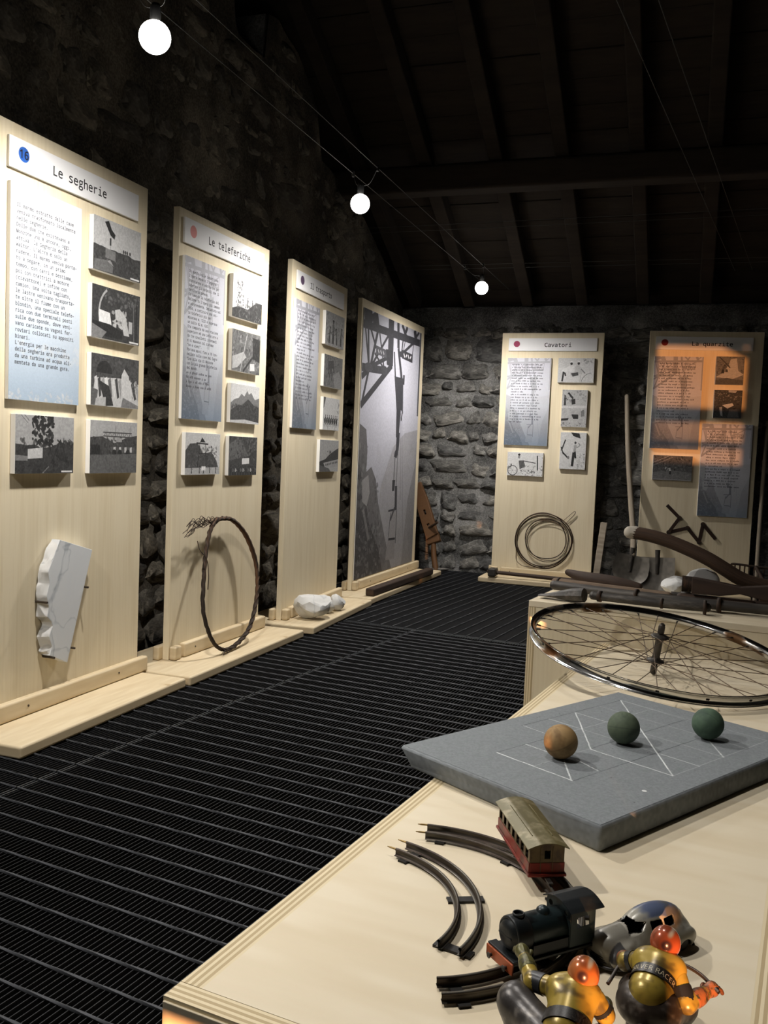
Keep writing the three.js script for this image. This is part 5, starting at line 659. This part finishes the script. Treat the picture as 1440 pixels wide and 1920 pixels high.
const wornPaint = (base, under, seed, f = 9, amt = 2.2) => tex(128, (u, v) => { const a = fbm(u * f, v * f, f, f, seed, 5), b = vn(u * 60, v * 60, 60, 60, seed + 5); return mixc(base, under, clamp((a - 0.52) * amt * 2 + (b - 0.5) * 0.25)); });
const P = (base, under, seed, o = {}) => std({ map: wornPaint(base, under, seed), roughness: 0.42, metalness: 0.25, ...o });
{ // passenger coach
  const o = onPlinth('toy_coach', 'tinplate toy railway coach with olive roof and red lower sides', 'toy coach', -0.3205, TOP, 1.169, -0.979), L = 0.144, W = 0.045;
  const roofM_ = P([98, 90, 56], [138, 128, 98], 191), bodyM = P([104, 88, 58], [70, 54, 38], 195), redM = P([134, 44, 34], [84, 36, 28], 199), inM = std({ color: 0x2a2018, roughness: 0.7 });
  const win = (n, w, y0, y1, x0, step) => Array.from({ length: n }, (_, i) => { const x = x0 + i * step; return [[x, y0], [x + w, y0], [x + w, y1], [x, y1]]; });
  const UVS = (g) => uvBox(g, 8);
  for (const s of [-1, 1]) part('side_wall', UVS(T(extrude([[-L / 2, 0.022], [L / 2, 0.022], [L / 2, 0.055], [-L / 2, 0.055]], 0.001, { holes: win(7, 0.0118, 0.0365, 0.052, -0.0675, 0.0203) }), 0, 0, s * W / 2 - 0.0005)), bodyM, o);
  for (const s of [-1, 1]) part('lower_side', UVS(T(rbox(L + 0.001, 0.0135, 0.0012, 0.0004, 1), 0, 0.0285, s * (W / 2 + 0.0008))), redM, o);
  for (const s of [-1, 1]) { const e = part('end_wall', UVS(T(extrude([[-W / 2, 0.022], [W / 2, 0.022], [W / 2, 0.055], [0.012, 0.0605], [-0.012, 0.0605], [-W / 2, 0.055]], 0.001, { holes: [[[-0.0035, 0.04], [0.0045, 0.04], [0.0045, 0.051], [-0.0035, 0.051]]] }), 0, 0, 0)), bodyM, o); e.rotation.y = PI / 2; e.position.x = s * L / 2 - 0.0005; const d = part('end_lower', UVS(rbox(0.0012, 0.0135, W, 0.0004, 1)), redM, o); d.position.set(s * (L / 2 + 0.0006), 0.0285, 0); for (const z of [-0.0075, 0.0085]) part('door_frame', UVS(T(box(0.001, 0.034, 0.001), s * (L / 2 + 0.0008), 0.039, z)), bodyM, o); }
  part('roof', (() => { const n = 14, top = [], bot = []; for (let i = 0; i <= n; i++) { const t = i / n * 2 - 1, x = t * (W / 2 + 0.005), y = 0.0545 + 0.0092 * Math.cos(t * 1.35) - 0.0021; top.push([x, y + 0.0012]); bot.unshift([x, y]); } const g = UVS(extrude([...top, ...bot], L + 0.012)); g.translate(0, 0, -(L + 0.012) / 2); g.rotateY(PI / 2); return toCreasedNormals(g, 0.6); })(), roofM_, o);
  for (const z of [-0.0135, 0.0135]) part('roof_ridge', UVS(T(box(L * 0.7, 0.0009, 0.0009), 0, 0.0612, z)), roofM_, o);
  part('floor_frame', UVS(T(rbox(L + 0.01, 0.004, W + 0.006, 0.001, 1), 0, 0.0202, 0)), redM, o); part('floor_inside', T(box(L - 0.004, 0.001, W - 0.004), 0, 0.0228, 0), inM, o);
  for (const x of [-0.045, 0.045]) { part('axle_guard', T(box(0.026, 0.008, 0.032), x, 0.0152, 0), sleeperM, o); for (const z of [-0.0135, 0.0135]) part('wheel', T(lathe([[0, -0.0015], [0.0068, -0.0015], [0.0068, 0.0008], [0.0078, 0.001], [0.0078, 0.002], [0, 0.002]], 20), x, 0.0208 - 0.0005, z, PI / 2), ironM, o); }
  part('coupling', T(box(0.016, 0.0016, 0.006), L / 2 + 0.012, 0.0165, 0), ironM, o);
}
{ // locomotive
  const o = onPlinth('toy_locomotive', 'dark green tinplate toy steam locomotive with a red buffer beam', 'toy locomotive', -0.2355, TOP, 0.9455, -2.2143);
  const g1 = P([40, 52, 54], [24, 26, 26], 211, { roughness: 0.35, metalness: 0.35 }), g2 = P([30, 34, 36], [50, 48, 44], 215, { roughness: 0.4, metalness: 0.4 }), red = P([168, 84, 48], [104, 56, 36], 219), U = (g) => uvBox(g, 8);
  part('running_plate', U(T(rbox(0.118, 0.0035, 0.046, 0.001, 1), 0, 0.0212, 0)), g2, o);
  part('buffer_beam', U(T(rbox(0.0022, 0.012, 0.0475, 0.0006, 1), 0.0602, 0.0172, 0)), red, o); part('beam_top', U(T(rbox(0.011, 0.0024, 0.0475, 0.0008, 1), 0.054, 0.0241, 0)), g2, o);
  for (const z of [-0.0135, 0.0135]) part('buffer', T(lathe([[0, 0], [0.0032, 0], [0.0032, 0.001], [0.0018, 0.0016], [0.0018, 0.005], [0, 0.005]], 14), 0.0625 + 0.003, 0.0155, z, 0, 0, PI / 2), ironM, o);
  part('boiler', U(T(lathe([[0, -0.036], [0.0178, -0.036], [0.0178, 0.022], [0.0172, 0.03], [0, 0.03]], 36), 0.018, 0.042, 0, 0, 0, -PI / 2)), g1, o);
  part('boiler_skirt', U(T(rbox(0.064, 0.022, 0.029, 0.003, 2), 0.014, 0.0335, 0)), g2, o);
  const sb = part('smokebox', U(T(lathe([[0, -0.012], [0.0184, -0.012], [0.0192, -0.0105], [0.0192, 0.006], [0.0184, 0.0075], [0.0168, 0.008], [0.0158, 0.0072], [0.0138, 0.0108], [0.008, 0.0128], [0, 0.0132]], 40), 0.042, 0.042, 0, 0, 0, -PI / 2)), g2, o); part('door_bar', T(box(0.001, 0.0016, 0.022), 0.0548, 0.042, 0), g2, sb);
  part('chimney', U(T(lathe([[0.0044, 0.0005], [0.0046, 0.0048], [0.0062, 0.0052], [0.0066, 0.0036], [0.006, 0.002], [0.006, -0.003], [0.0078, -0.005]], 24), 0.0385, 0.0588, 0)), g2, o);
  part('dome', U(T(lathe([[0, 0.0062], [0.004, 0.0054], [0.0068, 0.003], [0.0078, -0.0005], [0.0082, -0.004]], 24), 0.006, 0.0588, 0)), g1, o);
  for (const s of [-1, 1]) { part('cab_side', U(T(extrude([[-0.05, 0.0225], [-0.0165, 0.0225], [-0.0165, 0.0625], [-0.05, 0.0625]], 0.001, { holes: [[[-0.0425, 0.044], [-0.0255, 0.043], [-0.0245, 0.0545], [-0.0415, 0.0555]]] }), 0, 0, s * 0.0205 - 0.0005)), g1, o); part('side_tank', U(T(rbox(0.05, 0.012, 0.0012, 0.0005, 1), 0.006, 0.029, s * 0.019)), g2, o); }
  part('cab_front', U(T(extrude([[-0.0205, 0.0225], [0.0205, 0.0225], [0.0205, 0.0625], [0.011, 0.069], [-0.011, 0.069], [-0.0205, 0.0625]], 0.001, { holes: [-0.0135, 0.0135].map((z) => Array.from({ length: 12 }, (_, i) => [z + 0.0034 * Math.cos(i / 6 * PI), 0.0585 + 0.0034 * Math.sin(i / 6 * PI)])) }), 0, 0, 0).rotateY(PI / 2).translate(-0.0165, 0, 0)), g1, o);
  part('cab_roof', (() => { const n = 14, top = [], bot = []; for (let i = 0; i <= n; i++) { const t = i / n * 2 - 1, x = t * 0.0245, y = 0.0615 + 0.0105 * Math.cos(t * 1.3) - 0.0028; top.push([x, y + 0.0013]); bot.unshift([x, y]); } const g = U(extrude([...top, ...bot], 0.046)); g.translate(0, 0, -0.023); g.rotateY(PI / 2); g.translate(-0.036, 0, 0); return toCreasedNormals(g, 0.6); })(), g2, o);
  part('chassis', U(T(rbox(0.1, 0.01, 0.022, 0.001, 1), -0.004, 0.0155, 0)), g2, o);
  for (const x of [-0.036, 0.0, 0.034]) for (const z of [-0.0135, 0.0135]) { const w = part('wheel', T(lathe([[0, -0.0018], [0.0082, -0.0018], [0.0082, 0.0008], [0.0092, 0.001], [0.0092, 0.002], [0, 0.002]], 24), x, 0.0225, z, z > 0 ? -PI / 2 : PI / 2), ironM, o); void w; }
  for (const z of [-0.0165, 0.0165]) part('coupling_rod', T(rbox(0.076, 0.0022, 0.001, 0.0004, 1), -0.001, 0.019, z), railM, o);
  part('rear_hook', T(box(0.018, 0.0015, 0.005), -0.066, 0.0165, 0), ironM, o);
}
{ // toy saloon car, hollow shell with window openings
  const o = onPlinth('toy_car', 'worn silver grey tinplate toy saloon car with bluish roof', 'toy car', -0.1466, TOP, 1.0244, -2.1485);
  const rb = (x, y, z, c, h, r) => { const a = Math.abs(x - c[0]) - h[0] + r, b = Math.abs(y - c[1]) - h[1] + r, d = Math.abs(z - c[2]) - h[2] + r; return Math.hypot(Math.max(a, 0), Math.max(b, 0), Math.max(d, 0)) + Math.min(Math.max(a, b, d), 0) - r; };
  const outer = (x, y, z, e) => { const tp = 1 + 0.16 * smooth(0.0, 0.07, x) + 0.22 * smooth(-0.02, -0.07, x); let d = rb(x, y * (1 + 0.10 * smooth(-0.02, -0.07, x)), z * tp, [0, 0.014, 0], [0.068, 0.0175, 0.0255], 0.0165); d = smin(d, ellip(x, y, z, [0.036, 0.024, 0], [0.034, 0.0125, 0.0155]), 0.008); d = smin(d, ellip(x, y, z, [-0.014, 0.026, 0], [0.048, 0.0245, 0.0218]), 0.006); for (const [fx, s] of [[0.044, -1], [0.044, 1], [-0.042, -1], [-0.042, 1]]) d = smin(d, ellip(x, y, z, [fx, 0.0135, s * 0.021], [0.023, 0.0135, 0.0085]), 0.004); return d + e; };
  const sdf = (x, y, z) => {
    let d = outer(x, y, z, 0); const inner = outer(x, y, z, 0.0026); d = Math.max(d, -inner, 0.0045 - y);
    const ws = Math.max(Math.abs((x - 0.021) + (y - 0.037) * 0.9) - 0.009, Math.abs(y - 0.0375 + z * z * 7) - 0.0042, Math.abs(z) - 0.0165); d = Math.max(d, -ws);
    for (const cx of [-0.004, -0.0235]) d = Math.max(d, -rb(x, y, z, [cx, 0.0365, 0], [0.0085, 0.0046, 0.04], 0.002));
    d = Math.max(d, -rb(x, y, z, [-0.044, 0.036, 0], [0.012, 0.0035, 0.008], 0.002));
    for (const [fx, s] of [[0.044, -1], [0.044, 1], [-0.042, -1], [-0.042, 1]]) d = Math.max(d, -Math.max(Math.hypot(x - fx, y - 0.004) - 0.0115, 0.02 - s * z));
    return d;
  };
  const shell = solid(sdf, [-0.074, 0.0, -0.031], [0.074, 0.052, 0.031], 132);
  paint(shell, (x, y, z) => { const n = n3(x * 60, y * 60, z * 60, 17), m = n3(x * 200, y * 200, z * 200, 23), worn = smooth(0.5, 0.66, n * 0.7 + m * 0.3); let c = mixc([158, 154, 142], [104, 97, 84], worn * 0.9); const roof = smooth(0.0405, 0.0425, y + (n - 0.5) * 0.01) * smooth(0.012, -0.004, x + (m - 0.5) * 0.02); c = mixc(c, mixc([74, 86, 118], [92, 90, 88], worn), roof * 0.85); if (outer(x, y, z, 0) < -0.0014) return [24, 22, 20]; if (x > 0.05 && Math.abs(z) > 0.016 && y > 0.012 && z < 0) c = mixc(c, [40, 40, 44], 0.7); return c; });  // inner faces darkened in the colour to stand for shade inside
  part('body_shell', shell, std({ vertexColors: true, roughness: 0.3, metalness: 0.08 }), o);
  const dark = P([40, 40, 42], [84, 80, 74], 229, { metalness: 0.5 });
  for (let i = 0; i < 7; i++) part('grille_bar', tube([V(0.062, 0.0085 + i * 0.0023, -0.0165), V(0.0688 - i * 0.0004, 0.0085 + i * 0.0023, -0.008), V(0.0698 - i * 0.0006, 0.0085 + i * 0.0023, 0), V(0.0688 - i * 0.0004, 0.0085 + i * 0.0023, 0.008), V(0.062, 0.0085 + i * 0.0023, 0.0165)], 0.0009, 20, 6), dark, o);
  part('front_bumper', tube([V(0.052, 0.0055, -0.029), V(0.068, 0.0055, -0.018), V(0.0735, 0.0055, 0), V(0.068, 0.0055, 0.018), V(0.052, 0.0055, 0.029)], 0.0018, 24, 6), dark, o);
  part('rear_bumper', tube([V(-0.056, 0.0055, -0.026), V(-0.069, 0.0055, -0.012), V(-0.07, 0.0055, 0.012), V(-0.056, 0.0055, 0.026)], 0.0018, 20, 6), rustM, o);
  for (const [x, z] of [[0.044, -0.0215], [0.044, 0.0215], [-0.042, -0.0215], [-0.042, 0.0215]]) part('wheel', T(lathe([[0, -0.003], [0.006, -0.0035], [0.0092, -0.0025], [0.0096, 0], [0.0092, 0.0025], [0.006, 0.0035], [0, 0.003]], 24), x, 0.0096, z, PI / 2), sleeperM, o);
  part('base_plate', T(rbox(0.118, 0.0015, 0.045, 0.0006, 1), -0.001, 0.0058, 0), sleeperM, o);
}
// ------------------------------------------------------------------ tin motorcyclists (local: right = x, up = y, forward = -z)
const jerseyCol = (seed) => (x, y, z) => { const n = n3(x * 90, y * 90, z * 90, seed), m = n3(x * 260, y * 260, z * 260, seed + 2); return mixc([164, 140, 58], [84, 70, 38], smooth(0.46, 0.64, n * 0.65 + m * 0.35) * 0.85); };
const trouserCol = (seed, base) => (x, y, z) => { const n = n3(x * 80, y * 80, z * 80, seed), m = n3(x * 300, y * 300, z * 300, seed + 2); return mixc(base, [132, 126, 118], smooth(0.52, 0.66, n * 0.6 + m * 0.4) * 0.75); };
function rider(label, a, d, phi, k) {
  const o = onPlinth('tin_motorcyclist', label, 'toy motorcyclist', a, TOP, d, phi, 'tin motorcyclists');
  const tin = { vertexColors: true, roughness: 0.3, metalness: 0.2 };
  // motorcycle
  const bike = P([60, 56, 52], [104, 98, 90], 241 + k.seed, { metalness: 0.5 });
  for (const z of [0.042, -0.05]) part('wheel', T(new THREE.TorusGeometry(0.0165, 0.0048, 12, 36), 0, 0.0214, z, 0, PI / 2, 0), sleeperM, o);
  part('frame', solid((x, y, z) => smin(smin(ellip(x, y, z, [0, 0.033, -0.012], [0.009, 0.011, 0.03]), ellip(x, y, z, [0, 0.023, 0.0], [0.011, 0.013, 0.026]), 0.006), smin(ellip(x, y, z, [0, 0.035, 0.04], [0.0075, 0.006, 0.021]), capsule(x, y, z, [0, 0.022, 0.042], [0, 0.026, 0], 0.004, 0.006), 0.005), 0.006), [-0.013, 0.006, -0.046], [0.013, 0.048, 0.064], 56), bike, o);
  for (const s of [-1, 1]) part('fork', cylBetween(V(s * 0.007, 0.0214, -0.05), V(s * 0.006, 0.058, -0.034), 0.0018, 0.0018, 8), bike, o);
  part('handlebar', tube(k.bar.map((p) => V(...p)), 0.0019, 48, 8), P([70, 64, 58], [40, 36, 32], 247), o);
  // rider: trousers, jersey, arms, head
  const C = k.chest, H = k.head, lk = k.kneeL, rk = k.kneeR;
  part('trousers', paint(solid((x, y, z) => { let q = ellip(x, y, z, [0, 0.045, 0.006], k.hip); for (const [s, kn] of [[-1, lk], [1, rk]]) { q = smin(q, capsule(x, y, z, [s * 0.013, 0.045, 0.004], kn, 0.016, k.kr), 0.008); q = smin(q, capsule(x, y, z, kn, [kn[0] * 0.82, 0.012, kn[2] + 0.014], k.kr * 0.98, 0.008), 0.006); q = smin(q, ellip(x, y, z, [kn[0] * 0.82, 0.0075, kn[2] + 0.006], [0.0075, 0.0068, 0.015]), 0.004); } return q; }, [-0.075, 0.0005, -0.045], [0.075, 0.075, 0.045], 96), trouserCol(31 + k.seed, k.trouser)), std({ ...tin, roughness: 0.36 }), o);
  part('jersey', paint(solid((x, y, z) => { let q = capsule(x, y, z, [0, 0.056, 0.004], C, 0.0205, 0.0195); q = smin(q, capsule(x, y, z, [C[0] - 0.013, C[1] + 0.004, C[2]], [C[0] + 0.013, C[1] + 0.004, C[2]], 0.0125, 0.0125), 0.008); q = smin(q, capsule(x, y, z, C, [H[0], H[1] - 0.012, H[2]], 0.012, 0.0085), 0.006); return q; }, [-0.036, 0.03, -0.06], [0.036, 0.1, 0.03], 72), jerseyCol(41 + k.seed)), std(tin), o);
  const arm = (sh, el, ha, name) => {
    part(name, paint(solid((x, y, z) => smin(capsule(x, y, z, sh, el, 0.0095, 0.0082), capsule(x, y, z, el, ha, 0.008, 0.0066), 0.004), [Math.min(sh[0], el[0], ha[0]) - 0.012, Math.min(sh[1], el[1], ha[1]) - 0.012, Math.min(sh[2], el[2], ha[2]) - 0.012], [Math.max(sh[0], el[0], ha[0]) + 0.012, Math.max(sh[1], el[1], ha[1]) + 0.012, Math.max(sh[2], el[2], ha[2]) + 0.012], 60), jerseyCol(51 + k.seed)), std(tin), o);
    const E = V(...el), Hn = V(...ha), S = V(...sh), a0 = E.clone().lerp(S, 0.38); part('arm_band', cylBetween(a0.clone().lerp(S, 0.22), E.clone().lerp(Hn, 0.04), 0.0097, 0.0091, 20), std({ color: 0x26272a, roughness: 0.35, metalness: 0.2 }), o);
    const dir = Hn.clone().sub(E).normalize(); part('gauntlet', taper([Hn.clone().addScaledVector(dir, -0.012), Hn.clone().addScaledVector(dir, 0.004), Hn.clone().addScaledVector(dir, 0.012)], (t) => 0.0082 - 0.0022 * smooth(0.2, 0.7, t) + 0.0012 * smooth(0.7, 1, t), 14, 16), P(k.glove, [60, 56, 40], 253), o);
    for (let f = 0; f < 4; f++) { const side = V(dir.z, 0, -dir.x).normalize(), b = Hn.clone().addScaledVector(dir, 0.014).addScaledVector(side, (f - 1.5) * 0.0032), L = [0.0075, 0.009, 0.0085, 0.007][f]; part('finger', taper([b, b.clone().addScaledVector(dir, L * 0.6).add(V(0, -0.001, 0)), b.clone().addScaledVector(dir, L).add(V(0, -0.0055, 0))], () => 0.0019, 10, 8), P(k.glove, [60, 56, 40], 254), o); }
    const sd = V(dir.z, 0, -dir.x).normalize().multiplyScalar(sh[0] < 0 ? 1 : -1), tb = Hn.clone().addScaledVector(dir, 0.006).addScaledVector(sd, -0.006); part('thumb', taper([tb, tb.clone().addScaledVector(sd, -0.003).addScaledVector(dir, 0.005), tb.clone().addScaledVector(dir, 0.009).add(V(0, -0.004, 0))], () => 0.0021, 10, 8), P(k.glove, [60, 56, 40], 255), o);
  };
  arm(...k.armL, 'left_arm'); arm(...k.armR, 'right_arm');
  const hd = part('head', paint(solid((x, y, z) => { let q = ellip(x, y, z, [H[0], H[1] - 0.001, H[2]], [0.0118, 0.0142, 0.0125]); q = smin(q, ellip(x, y, z, [H[0], H[1] - 0.0025, H[2] - 0.0125], [0.0022, 0.0032, 0.0024]), 0.002); for (const s of [-1, 1]) q = smin(q, ellip(x, y, z, [H[0] + s * 0.0115, H[1] - 0.001, H[2] + 0.001], [0.0018, 0.0034, 0.0026]), 0.001); return Math.min(q, Math.max(capsule(x, y, z, [H[0] - 0.004, H[1] - 0.0075, H[2] - 0.0105], [H[0] + 0.004, H[1] - 0.0075, H[2] - 0.0105], 0.0011, 0.0011), -1)); }, [H[0] - 0.016, H[1] - 0.018, H[2] - 0.018], [H[0] + 0.016, H[1] + 0.016, H[2] + 0.016], 48), (x, y, z) => (z < H[2] - 0.0085 && Math.abs(Math.abs(x - H[0]) - 0.0048) < 0.0018 && Math.abs(y - H[1] - 0.0012) < 0.0012 ? [30, 26, 24] : z < H[2] - 0.009 && Math.abs(y - H[1] + 0.0075) < 0.0012 && Math.abs(x - H[0]) < 0.0042 ? [140, 50, 40] : [196, 142, 104])), std(tin), o);
  part('helmet', paint(solid((x, y, z) => Math.max(ellip(x, y, z, [H[0], H[1] + 0.0005, H[2] + 0.001], [0.0142, 0.0158, 0.0148]), -(z - H[2] + 0.0035 + Math.max(0, y - H[1] - 0.003) * 2.4)), [H[0] - 0.017, H[1] - 0.018, H[2] - 0.016], [H[0] + 0.017, H[1] + 0.018, H[2] + 0.018], 60), (x, y, z) => { const n = n3(x * 120, y * 120, z * 120, 61 + k.seed), spot = smooth(0.006, 0.0025, Math.hypot(x - H[0] - k.spot[0], y - H[1] - k.spot[1]) + (n - 0.5) * 0.004); let c = mixc(k.cap, [112, 60, 40], smooth(0.52, 0.7, n) * 0.6); c = mixc(c, [72, 48, 52], spot * k.spot[2]); const chip = smooth(0.004, 0.001, Math.hypot(x - H[0] - 0.006, y - H[1] - 0.0135) + (n - 0.5) * 0.003); return mixc(c, [186, 180, 166], chip); }), std({ ...tin, roughness: 0.22 }), o); void hd;
  part('collar', T(new THREE.TorusGeometry(0.0095, 0.0024, 8, 28), H[0], H[1] - 0.0125, H[2] + 0.001, PI / 2 - 0.5, 0, 0), P([150, 120, 44], [90, 70, 34], 257), o);
  // dark belt with lettering round the waist
  const belt = canvas(768, 64, (g, w, h) => { g.fillStyle = 'rgb(36,32,28)'; g.fillRect(0, 0, w, h); g.fillStyle = 'rgb(186,176,148)'; g.font = '44px sans-serif'; g.textAlign = 'center'; if (k.belt) g.fillText(k.belt, w / 2, 48); grain(g, w, h, 3, 40); });
  const A = V(0, 0.056, 0.004), B = V(...C), ax = B.clone().sub(A).normalize(), ring = part('belt', new THREE.CylinderGeometry(0.0214, 0.0218, 0.0105, 40, 1, true, PI, PI * 2), std({ map: belt, roughness: 0.4, side: THREE.DoubleSide }), o); ring.position.copy(A.clone().lerp(B, k.beltAt)); ring.quaternion.setFromUnitVectors(V(0, 1, 0), ax);
  return o;
}
rider('nearest tin motorcyclist, left arm stretched toward the locomotive, orange helmet', -0.166, 0.758, PI * 0.03, { seed: 0, hip: [0.023, 0.019, 0.02], chest: [0.001, 0.07, -0.026], head: [0.008, 0.0885, -0.034], kneeL: [-0.05, 0.052, -0.026], kneeR: [0.03, 0.034, -0.022], kr: 0.0165, trouser: [66, 62, 60], cap: [188, 112, 62], glove: [96, 92, 50], spot: [0.001, 0.005, 0.9], belt: '', beltAt: 0.1, armL: [[-0.015, 0.073, -0.027], [-0.037, 0.069, -0.036], [-0.05, 0.073, -0.062]], armR: [[0.02, 0.072, -0.026], [0.029, 0.058, -0.03], [0.027, 0.052, -0.05]], bar: [[-0.03, 0.05, -0.012], [-0.044, 0.06, -0.036], [-0.05, 0.063, -0.052], [-0.04, 0.064, -0.06], [0, 0.06, -0.045], [0.026, 0.056, -0.055], [0.034, 0.052, -0.046]] });
rider('tin motorcyclist with a lettered belt in front of the silver car, orange-red helmet', -0.11, 0.85, -0.06, { seed: 7, hip: [0.0275, 0.022, 0.022], chest: [0.002, 0.068, -0.022], head: [0.004, 0.0885, -0.036], kneeL: [-0.02, 0.034, -0.03], kneeR: [0.022, 0.034, -0.03], kr: 0.0155, trouser: [58, 50, 44], cap: [176, 86, 54], glove: [150, 92, 58], spot: [0.0035, 0.004, 0.95], belt: 'SILVER RACER', beltAt: 0.42, armL: [[-0.014, 0.071, -0.022], [-0.03, 0.063, -0.026], [-0.036, 0.054, -0.046]], armR: [[0.018, 0.07, -0.02], [0.032, 0.053, -0.004], [0.043, 0.056, -0.024]], bar: [[-0.042, 0.046, -0.008], [-0.034, 0.056, -0.04], [-0.01, 0.062, -0.052], [0.01, 0.064, -0.052], [0.034, 0.064, -0.044], [0.056, 0.06, -0.028]] });
// specks of grit on the toy plinth would not be countable things: left to the wood texture

renderer.render(scene, camera);
